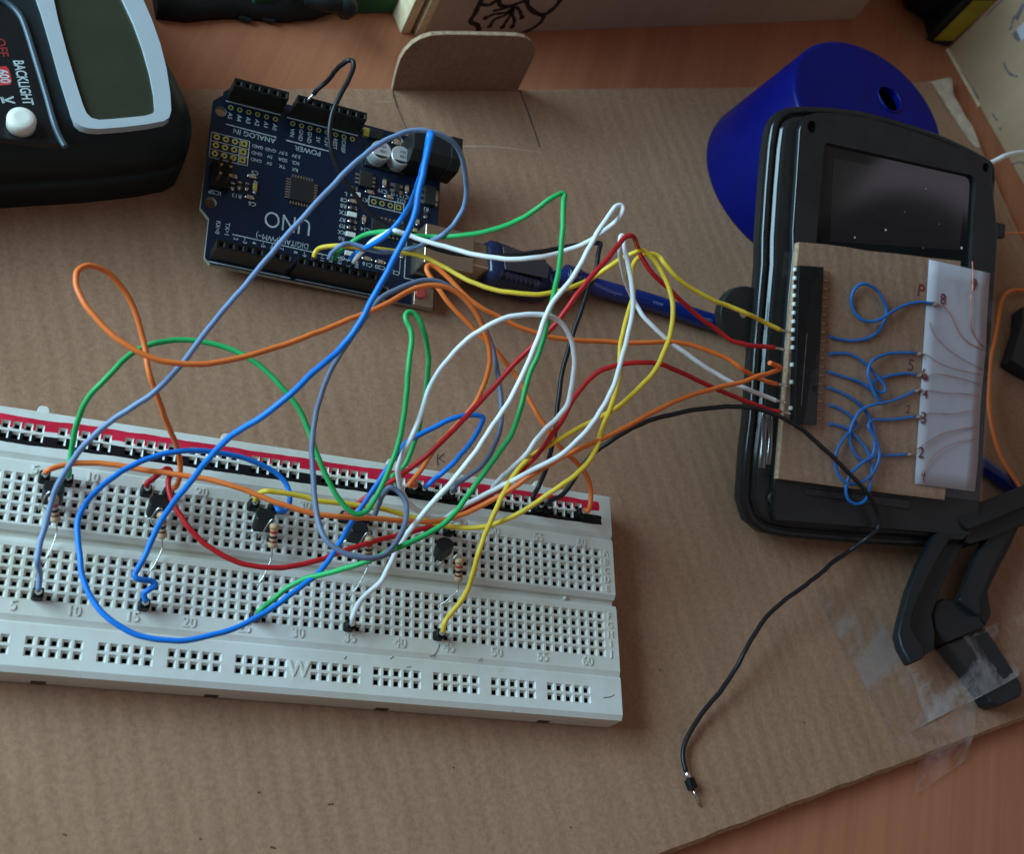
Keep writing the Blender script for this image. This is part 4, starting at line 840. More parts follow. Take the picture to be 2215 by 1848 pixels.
for x, y, r in ((1130, 1340, .35), (915, 1392, .3), (1655, 1465, .45), (1410, 1055, .15), (1390, 1465, .15), (1820, 1485, .2), (1260, 1215, .12), (1500, 1300, .12)):
    u, v = hu('Q', x, y, -2); b.add([(u + r * math.cos(q), v + r * math.sin(q), -1.25) for q in (0, 1.2, 2.3, 3.5, 4.6, 5.5)], [tuple(range(6))])
b.build('dust_speck', M['white2'], gl, normals=False)
b = MB(HND); u0, v0 = hu('Q', 1880, 1290, -4); u1, v1 = hu('Q', 1940, 1400, -4); b.box(u0 - 1, u1, v1, v0, -6, -2.2); b.box(u0 - 1, u1 - 2, v1 - .6, v1 + 1, -6.2, -2.6); b.build('side_button', M['black'], hd, bevel=.3)
u, v = hu('E', 1915, 620, -7); b = MB(HND); b.prism([(u + 8.5 * math.cos(q), v + 8.5 * math.sin(q)) for q in [math.radians(90 + 180 * k / 16) for k in range(17)]] + [(u + 6, v - 8.5), (u + 6, v + 8.5)], -9.5, -5.6)
o = b.build('strap_lug', M['blacksoft'], hd, bevel=.6)
b = MB(HND); u, v = hu('E', 1915, 610, -5.5); b.add([(p[0], p[1], -5.5) for p in circ(u, v, 1.3, 12)], [tuple(range(12))]); b.build('lug_hole', M['card'], o, normals=False)
b = MB(HND)
for k in range(11):
    u, v = hu('R', 590 + k * 26, 270 + k * 3, -1.6); 
    if k not in (2, 6): b.box(u - .16, u + .16, v - .9, v + .9, -1.65, -1.5) if vb + 5 > v else b.box(u - .16, u + .16, v - .9, v + .9, -.1, .06)
b.build('embossed_mark', M['clamp'], hd)
b = MB(HND); u0, v0 = hu('F', 440, 1500, -.2); u1, v1 = hu('F', 1075, 1610, -.2); b.prism([hu('F', 440, 1490), hu('F', 1080, 1560), hu('F', 1075, 1622), hu('F', 445, 1532)], -3.3, .35); b.build('battery_catch', M['black'], hd, bevel=.3)

# cardboard piece taped on the back
cd_ = thing('cardboard_piece', tuple(HND.P(50, 50, 0)), 'small brown cardboard rectangle taped onto the back of the black handheld', 'cardboard')
T0 = 2.6
cq = [hu(*q, T0) for q in (('F', 290, 1435), ('F', 345, 780), ('F', 415, 10), ('F', 560, 22), ('F', 700, 40), ('F', 820, 62), ('F', 1000, 80), ('F', 1190, 104), ('F', 1385, 124), ('F', 1372, 600), ('F', 1330, 1100), ('F', 1288, 1562), ('F', 1000, 1528), ('F', 700, 1490), ('F', 500, 1462))]
b = MB(HND); b.holed(cq, [], T0, 0); b.holed(cq, [], .15, 0); b.wall(cq, .15, .8, 0); b.wall(cq, .8, 2.0, 1); b.wall(cq, 2.0, T0, 0)
b.build('sheet', [M['card2'], M['cardedge']], cd_)
b = MB(HND)
for t_, x, y, s_, sz in (('F', 1145, 305, 'P', 5.5), ('F', 1085, 755, '5', 5.2), ('F', 1068, 1020, '2', 3.5)):
    u, v = hu(t_, x, y, T0); b.text(s_, u, v, T0 + .06, sz, -.1, 0, 0, .01)
b.build('ink_number', M['inkred'], cd_, normals=False)
# paper strip
pp = thing('paper_strip', tuple(HND.P(75, 50, 3)), 'white paper strip with hand written red numbers along the handheld edge', 'paper')
T1 = 3.0
pq = [[hu('F', 1108 + (1195 - 1108) * t, 1465 + (115 - 1465) * t, T1) for t in [k / 14 for k in range(15)]], [hu('F', 1470 + (1563 - 1470) * t, 1513 + (197 - 1513) * t, T1) for t in [k / 14 for k in range(15)]]]
b = MB(HND)
G = [[(pq[0][k][0] + (pq[1][k][0] - pq[0][k][0]) * j / 6, pq[0][k][1] + (pq[1][k][1] - pq[0][k][1]) * j / 6, T1 + .25 * math.sin(k * .9 + j) * (j / 6) + .1) for j in range(7)] for k in range(15)]
V = [p for r in G for p in r]
b.add(V, [(k * 7 + j, k * 7 + j + 1, (k + 1) * 7 + j + 1, (k + 1) * 7 + j) for k in range(14) for j in range(6)], 0, True)
o = b.build('sheet', M['paper'], pp)
sd_ = o.modifiers.new('thick', 'SOLIDIFY'); sd_.thickness = .00012
b = MB(HND)
for x, y, s_, sz, rt in ((1462, 272, '9', 5.4, .1), (1275, 358, '8', 4.8, .1), (1162, 812, '6', 5.2, .4), (1168, 928, '4', 3.8, 0), (1157, 1072, '3', 5.0, .1), (1142, 1280, '2', 4.8, .05), (1157, 1420, '1', 4.6, 0)):
    u, v = hu('F', x, y, T1); b.text(s_, u, v, T1 + .38, sz, rt - .05, 0, 0, .012)
b.build('ink_number', M['inkred'], pp, normals=False)
b = MB(HND)
for x, y, r in ((1172, 830, .85), (1280, 352, .7), (1462, 262, 1.0), (1155, 1412, .8)):
    u, v = hu('F', x, y, T1); b.add([(u + r * math.cos(q) * random.uniform(.7, 1.1), v + r * math.sin(q) * random.uniform(.7, 1.1), T1 + .36) for q in [6.283 * k / 9 for k in range(9)]], [tuple(range(9))])
u, v = hu('F', 1195, 640, T1); b.build('ink_blot', M['inkred'], pp, normals=False)
# socket strip lying on the cardboard
sk = thing('socket_strip', tuple(HND.P(30, 50, 3)), 'long black pin socket strip fixed along the left of the cardboard on the handheld', 'connector strip')
T2 = 5.4
sq = [hu('F', 385, 1105, T2), hu('F', 520, 1113, T2), hu('F', 563, 160, T2), hu('F', 415, 150, T2)]
b = MB(HND); b.prism(sq, T0 + .1, T2); o = b.build('strip_body', M['header'], sk, bevel=.2)
pn = []
for k in range(18):
    t = (k + .5) / 18.3
    x, y = 415 + (385 - 415) * t, 150 + (1105 - 150) * t
    u, v = hu('F', x - 1, y, T2 - 1); 
    if k in (10, 12, 14, 15, 17): continue
    b = MB(HND); b.box(u - 1.3, u - .05, v - .62, v + .62, T0 + .3, T2 - 1.2); b.build('contact_tooth', M['white'], sk, bevel=.3)
for k in range(18):
    t = (k + .5) / 18.3; x, y = 563 + (520 - 563) * t, 160 + (1113 - 160) * t
    u, v = hu('F', x, y, T0 + 1); b = MB(HND); b.tube([(u - .5, v, T0 + 1.2), (u + 1.4, v, T0 + .9), (u + 2.6, v - .1, T0 + .35)], .2, 6); b.build('pin', M['goldpin'], sk)
b = MB(HND); b.ribbon([(*hu('F', 460, 560, T2), T2 + .03), (*hu('F', 425, 1000, T2), T2 + .03)], .25); b.build('scratch', M['inkgrey'], o, normals=False)
# six short blue leads
BG = 'short blue leads taped to the cardboard on the handheld'
def lead(label, spec, r=.5, ends=True):
    P = [HND.hit('F', x, y, w) for x, y, w in spec]; t = thing('blue_lead', tuple(P[0]), label, 'wire', BG)
    b = MB(); b.tube(smooth_path(P, 7), r, 10); b.build('insulation', M['thinblue'], t)
    a_, c_ = P[-1], P[-2]; d = (a_ - c_).normalized(); b = MB(); b.lathe(a_ - d * .4, a_ + d * 2.6, [(0, .35), (.3, .75), (.7, .6), (1, .25)], 8); b.build('solder_tip', M['solder'], t)
lead('blue lead with one big open loop at the top of the cardboard', [(600, 578, 3.2), (640, 592, 3.2), (740, 603, 3.2), (830, 588, 3.2), (900, 535, 3.3), (938, 440, 3.5), (920, 360, 4), (870, 290, 4.5), (800, 262, 4.5), (750, 290, 4), (728, 350, 3.6), (745, 430, 3.4), (800, 480, 4.2), (860, 488, 4.8), (920, 465, 5), (980, 425, 4.2), (1060, 388, 3.4), (1140, 372, 3.4), (1210, 380, 3.5)])
lead('blue lead just below the big loop, dipping into a small teardrop loop', [(595, 685, 3.2), (700, 682, 3.2), (770, 710, 3.3), (830, 760, 3.5), (880, 815, 4), (925, 870, 4.5), (930, 908, 4.5), (900, 915, 4.3), (865, 890, 4), (865, 850, 3.6), (915, 828, 3.4), (1000, 808, 3.3), (1060, 802, 3.3), (1115, 808, 3.3)])
lead('blue lead in the middle that turns up into a hook', [(588, 792, 3.2), (680, 820, 3.2), (780, 855, 3.3), (860, 910, 3.8), (910, 975, 4.2), (890, 960, 4.6), (850, 880, 4.8), (828, 790, 4.8), (850, 730, 4.5), (910, 695, 4), (1000, 678, 3.5), (1115, 680, 3.4)])
lead('blue lead rising to the small shining joint halfway down the paper', [(582, 885, 3.2), (650, 910, 3.2), (730, 950, 3.3), (800, 1010, 3.5), (845, 1090, 4), (868, 1180, 4.4), (860, 1280, 4.4), (820, 1330, 4.2), (770, 1310, 4), (730, 1250, 3.8), (715, 1180, 3.8), (740, 1090, 4), (790, 1020, 4.6), (860, 990, 5), (940, 975, 4.4), (1030, 945, 3.6), (1105, 908, 3.4)])
lead('blue lead sweeping to the lowest loop hanging off the cardboard', [(595, 990, 3.2), (650, 1010, 3.2), (720, 1055, 3.3), (760, 1110, 3.3), (700, 1170, 3.9), (640, 1270, 4.5), (635, 1370, 4.8), (680, 1450, 5), (760, 1465, 5), (840, 1420, 5), (890, 1330, 4.8), (895, 1260, 4.6), (870, 1190, 5.2), (830, 1120, 4.8), (850, 1085, 4), (960, 1080, 3.4), (1110, 1062, 3.4)])
lead('lowest blue lead ending beside the red figure two', [(590, 1105, 3.2), (650, 1115, 3.2), (710, 1140, 3.3), (780, 1210, 3.5), (830, 1280, 4), (850, 1370, 4.4), (840, 1470, 4.6), (815, 1560, 4.6), (760, 1588, 4.6), (710, 1560, 4.6), (695, 1500, 4.8), (715, 1420, 5.2), (780, 1350, 5.4), (840, 1310, 5), (900, 1295, 3.8), (980, 1295, 3.4), (1055, 1288, 3.3)])
CG = 'hair thin copper wires on the white paper'
def hair(label, spec, r=.11):
    P = [HND.hit('F', x, y, w) for x, y, w in spec]; b = MB(); b.tube(smooth_path(P, 6), r, 6); o = b.build('copper_wire', M['copper'], None, origin=tuple(P[0])); tag(o, label, 'wire', CG)
hair('straight bright copper wire hanging from the red figure nine', [(1455, 125, 3.7), (1458, 200, 3.7), (1456, 300, 3.8), (1448, 330, 4.2), (1450, 400, 4.4), (1446, 510, 4), (1460, 560, 3.7), (1490, 605, 3.6), (1530, 640, 3.5)], .2)
hair('copper wire curving down right from the red figure eight', [(1215, 382, 3.6), (1285, 400, 3.7), (1330, 460, 3.7), (1370, 550, 3.7), (1430, 615, 3.6), (1530, 660, 3.5)], .15)
hair('copper wire with a small crossed tip below the figure eight', [(1195, 485, 3.6), (1215, 550, 3.7), (1280, 630, 3.7), (1380, 705, 3.7), (1520, 778, 3.5)])
hair('copper wire starting at the topmost shining joint', [(1135, 680, 3.5), (1175, 685, 3.6), (1240, 730, 3.7), (1340, 770, 3.7), (1510, 808, 3.5)])
hair('copper wire arching just below the middle of the paper', [(1150, 800, 3.6), (1180, 818, 3.7), (1240, 805, 3.7), (1340, 820, 3.7), (1510, 868, 3.5)])
hair('nearly level copper wire from the small joint beside the figure four', [(1125, 905, 3.5), (1200, 905, 3.6), (1300, 920, 3.7), (1400, 922, 3.7), (1505, 940, 3.5)])
hair('copper wire rising right from the joint above the figure three', [(1150, 1040, 3.6), (1230, 1042, 3.7), (1330, 1045, 3.7), (1430, 1030, 3.7), (1500, 1012, 3.5)])
hair('copper wire rising from the figure two', [(1060, 1285, 3.4), (1110, 1265, 3.6), (1180, 1220, 3.7), (1280, 1165, 3.7), (1380, 1140, 3.7), (1490, 1120, 3.5)], .15)
hair('copper wire curving up from the lowest red figure', [(1160, 1460, 3.5), (1160, 1410, 3.6), (1200, 1330, 3.7), (1270, 1260, 3.7), (1370, 1215, 3.7), (1485, 1195, 3.5)])
# clear film over the whole piece
b = MB(HND); E0 = [hu('F', *q, 5.6) for q in ((150, 1370), (320, 120), (370, 30), (1375, 120), (1590, 200), (1560, 800), (1510, 1560), (1300, 1590), (440, 1500))]
nx, ny = 26, 20; V = []
cA, cB, cC, cD = hu('F', 185, 1400, 5), hu('F', 1505, 1570, 5), hu('F', 1595, 205, 5), hu('F', 360, 60, 5)
for j in range(ny + 1):
    for i in range(nx + 1):
        s_, t = i / nx, j / ny
        u = (cA[0] * (1 - s_) + cB[0] * s_) * (1 - t) + (cD[0] * (1 - s_) + cC[0] * s_) * t; v = (cA[1] * (1 - s_) + cB[1] * s_) * (1 - t) + (cD[1] * (1 - s_) + cC[1] * s_) * t
        w = 5.7 + .3 * math.sin(s_ * 23 + t * 5) * math.sin(t * 11 + s_ * 7) + random.uniform(-.06, .06)
        if s_ < .12: w = 2.2 + (w - 2.2) * (s_ / .12)
        V.append((u, v, w))
b.add(V, [(j * (nx + 1) + i, j * (nx + 1) + i + 1, (j + 1) * (nx + 1) + i + 1, (j + 1) * (nx + 1) + i) for j in range(ny) for i in range(nx)], 0, True)
FILM = tag(b.build('clear_film', M['film'], None, origin=tuple(HND.P(50, 50, 5))), 'crinkled clear sticky film over the cardboard and paper on the handheld', 'film')

for k, (P_, r_) in enumerate((([(205, 1020), (203, 1120), (196, 1240), (188, 1370)], 1.1), ([(238, 1050), (242, 1150), (236, 1250), (225, 1350)], .8), ([(318, 1010), (312, 1120), (303, 1240), (292, 1380)], .7))):
    Q = smooth_path([HND.hit('F', x, y, 1.2) for x, y in P_], 6); n = HND.n; b = MB(); V = []; na = 7
    for i, p in enumerate(Q):
        t = (Q[min(i + 1, len(Q) - 1)] - Q[max(i - 1, 0)]).normalized(); sdv = t.cross(n).normalized(); rr = r_ * (1 + .12 * math.sin(i * .5 + k))
        V += [tuple(p + sdv * rr * math.cos(math.pi * j / (na - 1)) + n * rr * .8 * math.sin(math.pi * j / (na - 1))) for j in range(na)]
    b.add(V, [(i * na + j, i * na + j + 1, (i + 1) * na + j + 1, (i + 1) * na + j) for i in range(len(Q) - 1) for j in range(na - 1)], 0, True)
    b.build('film_fold', M['fold'], FILM)  # half-round ridges added so the film catches bright streaks
# ================================================================== blue cap behind the handheld
bc = thing('plastic_cup', (251, 182, 0), 'upturned dark blue plastic cup with an oval hole, the handheld leaning on it', 'cup')
cc = Vector((248.6, 181.6, 0)); prof = [(.05, 35.2), (.6, 36.0), (2.0, 36.1), (42.6, 29.3), (43.4, 29.0), (43.85, 28.5), (44.0, 27.8)]
b = MB(); rings = [[(cc.x + r * math.cos(2 * math.pi * k / 96), cc.y + r * math.sin(2 * math.pi * k / 96), z) for k in range(96)] for z, r in prof]
b.loft(rings, 0, True, caps=False); b.build('side_wall', M['bluecap'], bc)
hl = [at('Q', x, y, 44)[:2] for x, y in ((1085, 385), (1092, 355), (1112, 342), (1145, 345), (1185, 362), (1218, 392), (1245, 440), (1248, 480), (1235, 508), (1205, 520), (1165, 512), (1135, 480), (1108, 440))]
b = MB(); b.holed([p[:2] for p in rings[-1]], [hl], 44.0, 0); b.wall(hl, 41.6, 44.0, 0); o = b.build('top_face', M['bluecap'], bc)
b = MB(); b.tube([(p[0], p[1], 44.05) for p in hl + hl[:2]], .4, 8, caps=False); b.build('hole_rim', M['bluecap'], o)
b = MB(); n_ = Vector((-.9, -.35, .2)).normalized()
b.ribbon([at('Q', 195, 1248, 6), at('Q', 218, 1262, 5.6), at('Q', 232, 1300, 4.6)], .8, n_); b.ribbon([at('Q', 232, 1246, 6), at('Q', 205, 1252, 6)], .5, n_); b.build('white_mark', M['white2'], bc, normals=False)

# ================================================================== boxes at the back
def vframe(p, q): p, q = Vector(p), Vector(q); t = (q - p).normalized(); return Frame(p, math.atan2(t.y, t.x), math.radians(90), 0), (q - p).length
pL, pR = Vector((110.2, 209, TZ)), Vector((294.9, 282.7, TZ)); F, Lb = vframe(pL, pR)
wb = thing('wooden_box', tuple(pL), 'pale wooden box at the back with a black flower drawn on its front', 'box')
b = MB(F); b.box(0, Lb, 0.02, 62, -5.5, 0); o = b.build('front_board', M['plyfront'], wb, bevel=.3)
b = MB(F)
def fl(*pts_, w=1.5):
    P = []
    for x, y in pts_:
        p = F.R.transposed() @ (on_plane('N', x, y, F.o + F.n * .08, F.n) - F.o); P.append((p.x, p.y, .08))
    P = smooth_path(P, 5); b.ribbon(P, w, (0, 0, 1))
fl((665, 222), (660, 170), (610, 140), (640, 90), (668, 30), (690, -10), w=1.9); fl((680, 28), (740, 30), (790, -5), w=1.6); fl((800, -10), (808, 30), (860, 42), (930, 20), (985, -2), w=1.6)
fl((985, -5), (1000, 45), (1060, 90), (1105, 95), (1170, 50), (1215, -5), w=1.9); fl((1105, 95), (1085, 140), (1030, 185), (940, 225), w=1.7)
for q in ([(905, 30), (850, 50), (760, 72)], [(900, 45), (850, 80), (760, 95), (712, 118)], [(890, 60), (850, 95), (770, 130), (740, 172)], [(895, 55), (870, 110), (825, 178)], [(905, 40), (890, 90), (905, 140), (888, 175)], [(915, 40), (940, 70), (955, 115)]): fl(*q, w=1.3)
for x, y in ((712, 118), (740, 172), (825, 178), (890, 175), (955, 115)):
    p = F.R.transposed() @ (on_plane('N', x, y, F.o + F.n * .08, F.n) - F.o); b.add([(p.x + 1.1 * math.cos(q), p.y + 1.1 * math.sin(q), .09) for q in [6.283 * k / 9 for k in range(9)]], [tuple(range(9))])
b.build('flower_drawing', M['ink'], o, normals=False)
b = MB(F); b.box(-3.2, -.0, 0.02, 62, -5.4, -.3); b.build('edge_strip', M['plyedge'], wb, bevel=.2)
b = MB(F); b.box(-4.6, -3.2, 0.02, 61, -9, -3); b.build('gap_shade', M['hole'], wb)  # solid dark block standing for the shade between the boards
b = MB(F); b.box(-8.2, -4.6, 0.02, 62, -80, -1.5); b.build('side_board', M['plyedge'], wb, bevel=.2)
b = MB(F); b.box(Lb - 4, Lb - .2, .02, 62, -80, -5.55); b.build('side_board', M['plyfront'], wb, bevel=.2)
b = MB(F); b.box(-4.5, Lb - 4.1, .02, 4, -80, -9.1); b.build('bottom_board', M['plyfront'], wb)
# right box
rA, rB = Vector((343.2, 283.1, TZ)), Vector((364.6, 227, TZ)); rt_ = (rB - rA).normalized(); rB2 = rA + rt_ * 190; F2, L2 = vframe(rA, rB2)
rb = thing('wooden_box', tuple(rA), 'pale plywood box at the right edge with stray black marks and a curved line', 'box')
b = MB(F2); b.box(0, L2, .02, 70, -5, 0); o = b.build('front_board', M['ply'], rb, bevel=.25)
b = MB(F2)
def fp(t, x, y, w=.08): p = F2.R.transposed() @ (on_plane(t, x, y, F2.o + F2.n * w, F2.n) - F2.o); return (p.x, p.y, w)
b.ribbon(smooth_path([fp('O', x, y) for x, y in ((1408, 585), (1425, 640), (1470, 700), (1540, 725))], 6), .9)
for pts_, w in ((((1600, 30), (1560, 110), (1520, 180)), 2.4), (((1500, 150), (1480, 260), (1455, 280)), .8), (((1505, 300), (1530, 350), (1560, 380)), 2.2), (((1300, 1075), (1325, 1115), (1345, 1140)), .8), (((1365, 1215), (1385, 1220)), .9), (((1240, 150), (1320, 60), (1400, 0)), .5), (((1490, 1560), (1540, 1530), (1600, 1545)), .6), (((1030, 700), (1090, 800), (1170, 935)), .7)):
    b.ribbon([fp('O', x, y) for x, y in pts_], w)
b.build('ink_marks', M['inkgrey'], o, normals=False)
b = MB(F2); b.add([fp('O', x, y, .12) for x, y in ((1525, 275), (1600, 205), (1640, 330), (1575, 385))], [(0, 1, 2, 3)]); b.build('white_sticker', M['paper'], o)
b = MB(F2); b.box(.0, 30, .02, 1.1, .05, 1.2); b.build('split_strip', M['plyedge'], o, bevel=.1)
b = MB(F2); b.box(.2, 4.5, .05, 70, -60, -5.05); b.build('side_board', M['ply'], rb, bevel=.25)

# black tool case and pouch at the top right
F3, L3 = vframe(at('O', 740, 395, TZ), at('O', 890, 452, TZ))
tc_ = thing('tool_case', tuple(at('O', 800, 420, TZ)), 'black case with a yellow side panel standing between the two wooden boxes', 'case')
e0, e1 = at('O', 690, 400, TZ), at('O', 880, 455, TZ); td = (e1 - e0).normalized(); tb = Vector((-td.y, td.x, 0))
class TF:
    @staticmethod
    def P(u, v, w): return e0 + td * u + tb * v + Vector((0, 0, w))
Le = (e1 - e0).length
b = MB(TF); b.box(0, Le, 0, 60, 0.02, 55); o = b.build('case_body', M['black'], tc_, bevel=1.2, seg=3)
b = MB()
tp = [on_plane('O', x, y, e0 - tb * .35, tb) for x, y in ((745, 378), (925, 382), (1330, 0), (1120, 0))]
b.add([tuple(p) for p in tp], [(0, 1, 2, 3)]); b.build('side_panel', M['yellowlab'], tc_)
b = MB(); b.add([tuple(on_plane('O', x, y, e0 - tb * .3, tb)) for x, y in ((660, 375), (700, 380), (1060, 0), (1010, 0))], [(0, 1, 2, 3)]); b.build('trim_strip', M['clamp'], tc_)
pz = at('O', 560, 260, TZ)
b = MB(); N1 = 20
rings = []
for k in range(9):
    a = k / 8; r = 17 * math.sin(math.radians(35 + 110 * a)); z = TZ + .02 + 34 * a
    rings.append([(pz.x + 5 + (r + 1.3 * math.sin(5 * q + k)) * math.cos(q), pz.y + 16 + (r * .9 + 1.2 * math.sin(4 * q + 2 * k)) * math.sin(q), z) for q in [6.283 * i / N1 for i in range(N1)]])
b.loft(rings, 0, True); tag(b.build('round_pouch', M['rubber'], None, origin=tuple(pz)), 'soft round black pouch leaning against the black and yellow case', 'pouch')
# black bag and green mat at the top left
g0 = at('M', 1380, 115, TZ); g1 = at('M', 2000, 105, TZ); gt = (g1 - g0).normalized(); gb = Vector((-gt.y, gt.x, 0))
b = MB(type('GF', (), {'P': staticmethod(lambda u, v, w: g0 + gt * u + gb * v + Vector((0, 0, w)))})); b.box(-25, (g1 - g0).length + 14, 0, 50, .02, 9)
tag(b.build('green_box', M['green'], None, origin=tuple(g0), bevel=1.0), 'dark green box behind the table edge between the black bag and the wooden box', 'box')
bg = thing('black_bag', tuple(at('M', 700, 150, TZ)), 'crumpled black bag lying at the back beside the multimeter', 'bag')
edge = [at('M', x, y, TZ) for x, y in ((60, 150), (160, 162), (300, 178), (420, 165), (600, 150), (740, 152), (850, 165), (980, 172), (1080, 182), (1160, 165), (1290, 158), (1420, 112), (1490, 90))]
bk = Vector((-.25, 1, 0)).normalized(); rings = []
for i, p in enumerate(edge):
    j = random.uniform(.8, 1.2); rings.append([tuple(p + bk * d + Vector((0, 0, h * j + .02))) for d, h in ((0, 0), (-.3, 2.5), (1.5, 5.5), (5, 8 + 2 * math.sin(i * 1.7)), (14, 9 + 2.5 * math.sin(i * 2.3)), (26, 9), (40, 6), (48, 0))])
b = MB(); b.loft(rings, 0, True); b.build('bag_body', M['rubber'], bg)
p0 = at('M', 1380, 40, TZ + 17); 
b = MB(); b.tube(smooth_path([at('M', 1250, -40, 8), at('M', 1400, 10, 9), at('M', 1500, 20, 8), at('M', 1560, 45, 8), at('M', 1545, 75, 3)], 6), 3.2, 10); b.build('strap', M['rubber'], bg)
b = MB()
for x, y in ((760, 152), (945, 158)): p = at('M', x, y, TZ + 1.2); b.box(p.x - 2, p.x + 2, p.y - .6, p.y + .6, TZ + .5, TZ + 2.2)
b.build('zip_pull', M['clamp'], bg, bevel=.3)

# ================================================================== multimeter
MZ = 29.0
mm = thing('multimeter', (-20, 140, TZ), 'black digital multimeter with a pale framed blank display and an ivory button', 'multimeter')
BX = [(-120, 58), (-60, 84), (-5.8, 104.4), (14, 111.4), (27, 116.8), (34.5, 120.8), (37.6, 124.4), (38.3, 129), (36.8, 134.5), (32.5, 143), (26.5, 153), (20, 163), (8, 181), (-6, 200), (-40, 225), (-160, 190)]
cu, cv = -40, 140
b = MB(); b.loft([[(*p, z) for p in inset(BX, d)] for z, d in ((TZ + .05, 5), (TZ + 1, 2.6), (0, 1.0), (8, .2), (11.6, 0), (11.8, .6), (12.2, .6), (12.4, 0), (18, .3), (23, 1.2), (26.5, 3.2), (28.4, 6.0), (MZ, 9.5))], 0, True)
b.build('body', mat('meter_rubber', (.008, .013, .014), .5, var=.2, scale=40, bump=.15, bscale=1500, spec=.35), mm)
b = MB()
ro = [('P', x, y) for x, y in ((215, -250), (290, -25), (330, 90), (400, 330), (480, 620), (545, 830), (575, 920), (605, 985), (650, 1025), (720, 1045), (800, 1050), (1000, 1035), (1200, 1010), (1330, 985), (1372, 955), (1388, 900), (1380, 760), (1350, 560), (1300, 360), (1230, 160), (1150, -25), (1000, -250))]
ri = [('P', x, y) for x, y in ((370, -250), (430, -25), (470, 160), (540, 420), (610, 660), (670, 850), (700, 920), (740, 960), (800, 976), (900, 970), (1050, 956), (1180, 942), (1240, 922), (1254, 880), (1245, 760), (1210, 580), (1150, 370), (1080, 180), (985, -25), (850, -250))]
RO = [at(*q, MZ + .9)[:2] for q in ro]; RI = [at(*q, MZ + .9)[:2] for q in ri]
b.holed(RO, [], MZ - .5, 0)
b2 = MB(); b2.holed(RO, [RI], MZ + 1.2, 0); b2.wall(RO, MZ - 1, MZ + 1.2, 0); b2.wall(RI, MZ - 1, MZ + 1.2, 0)
o = b2.build('display_frame', M['bezel'], mm, bevel=.7, seg=3)
b = MB(); b.holed(RI, [], MZ + .1, 0); b.build('display', M['lcd'], mm, normals=True)
pe_ = [at('P', x, y, MZ + .6)[:2] for x, y in ((-60, -20), (20, 5), (80, 40), (140, 95), (185, 160), (220, 260), (290, 480), (380, 780), (470, 1080), (505, 1150), (440, 1165), (200, 1140), (-120, 1100))]
b = MB(); b.holed(pe_, [], MZ + .6, 0); b.wall(pe_, MZ - 1.5, MZ + .6, 0); o = b.build('control_panel', M['panel'], mm)
b = MB(); b.tube(smooth_path([at('P', x, y, MZ + .8) for x, y in ((-30, -10), (40, 10), (110, 60), (165, 125), (205, 215), (285, 470), (375, 770), (460, 1060), (505, 1150), (530, 1190))], 6), .75, 10); b.build('panel_rim', M['panelrim'], mm)
bp_ = at('P', 175, 970, MZ + 3); b = MB(); b.lathe((bp_.x, bp_.y, MZ + .5), (bp_.x, bp_.y, MZ + 4.2), [(0, 3.4), (.7, 3.4), (.86, 3.2), (.95, 2.7), (1, 1.6)], 28); b.build('push_button', M['knob'], mm)
def mtext(txt, x0, y0, x1, y1, size, m, bold=.02, sx=1.0, off=0.0):
    p, q = at('P', x0, y0, MZ + .7), at('P', x1, y1, MZ + .7); t = (q - p).normalized(); n = Vector((-t.y, t.x, 0)); c = (p + q) / 2
    V, Fa = text_mesh(txt, 0, bold); b = MB(); b.add([tuple(c + t * x * size * sx + n * (y * size + off)) for x, y, z in V], Fa); return b
mtext('BACKLIGHT', 140, 475, 230, 860, 3.5, 0, .02, .72).build('printed_word', M['silk'], o, normals=False)
mtext('600', 15, 555, 45, 680, 3.3, 0, .02, .85).build('printed_number', M['silk'], o, normals=False)
mtext('OFF', -15, 290, 30, 475, 3.6, 0, .02, .9).build('printed_word', M['reddim'], o, normals=False)
b = MB(); q = [at('P', x, y, MZ + .66) for x, y in ((-40, 540), (50, 535), (72, 560), (98, 655), (85, 685), (-10, 692))]; b.add([tuple(p) for p in q], [tuple(range(6))]); b.build('red_patch', M['redprint'], o)
mtext('V', 60, 780, 75, 840, 3.4, 0, .03).build('printed_letter', M['silk'], o, normals=False)
b = MB(); b.ribbon([at('P', 10, 785, MZ + .7), at('P', 28, 835, MZ + .7)], .55); b.ribbon(smooth_path([at('P', x, y, MZ + .7) for x, y in ((15, 785), (25, 800), (22, 815), (38, 832))], 4), .4); b.build('printed_symbol', M['silk'], o, normals=False)
b = MB(); b.ribbon([at('P', 150, 1225, 22), at('P', 140, 1480, 13)], .5, (0, -1, .4)); 
# ================================================================== clamp taped to the cardboard
ck = thing('plastic_stand', tuple(at('G', 600, 1000, 0)), 'black folding plastic stand arm taped to the cardboard at the lower right', 'stand')
def slab(name, t_, pts_, z1, z0, bev=.8, m=None):
    b = MB(); P = [tuple(at(t_, x, y, z1))[:2] for x, y in pts_]; b.prism(P, z0, z1); return b.build(name, m or M['clamp'], ck, bevel=bev, seg=3)
slab('arm', 'G', [(485, 285), (545, 295), (600, 345), (618, 410), (590, 440), (500, 435), (430, 545), (350, 700), (280, 850), (240, 960), (235, 1050), (270, 1110), (320, 1180), (318, 1255), (228, 1298), (162, 1180), (140, 1090), (162, 980), (214, 780), (290, 590), (380, 420), (440, 330)], 13, 9.4, .9)
slab('inner_web', 'G', [(612, 400), (585, 480), (495, 650), (424, 800), (390, 900), (372, 960), (392, 1080), (388, 1190), (318, 1240), (250, 1150), (215, 1060), (225, 960), (265, 830), (335, 690), (415, 530), (500, 410)], 9.6, 4.2, .5)
slab('cross_bar', 'G', [(530, 265), (700, 180), (1100, 20), (1100, 175), (800, 300), (630, 370), (600, 345), (560, 300)], 15.5, 11.5, .9)
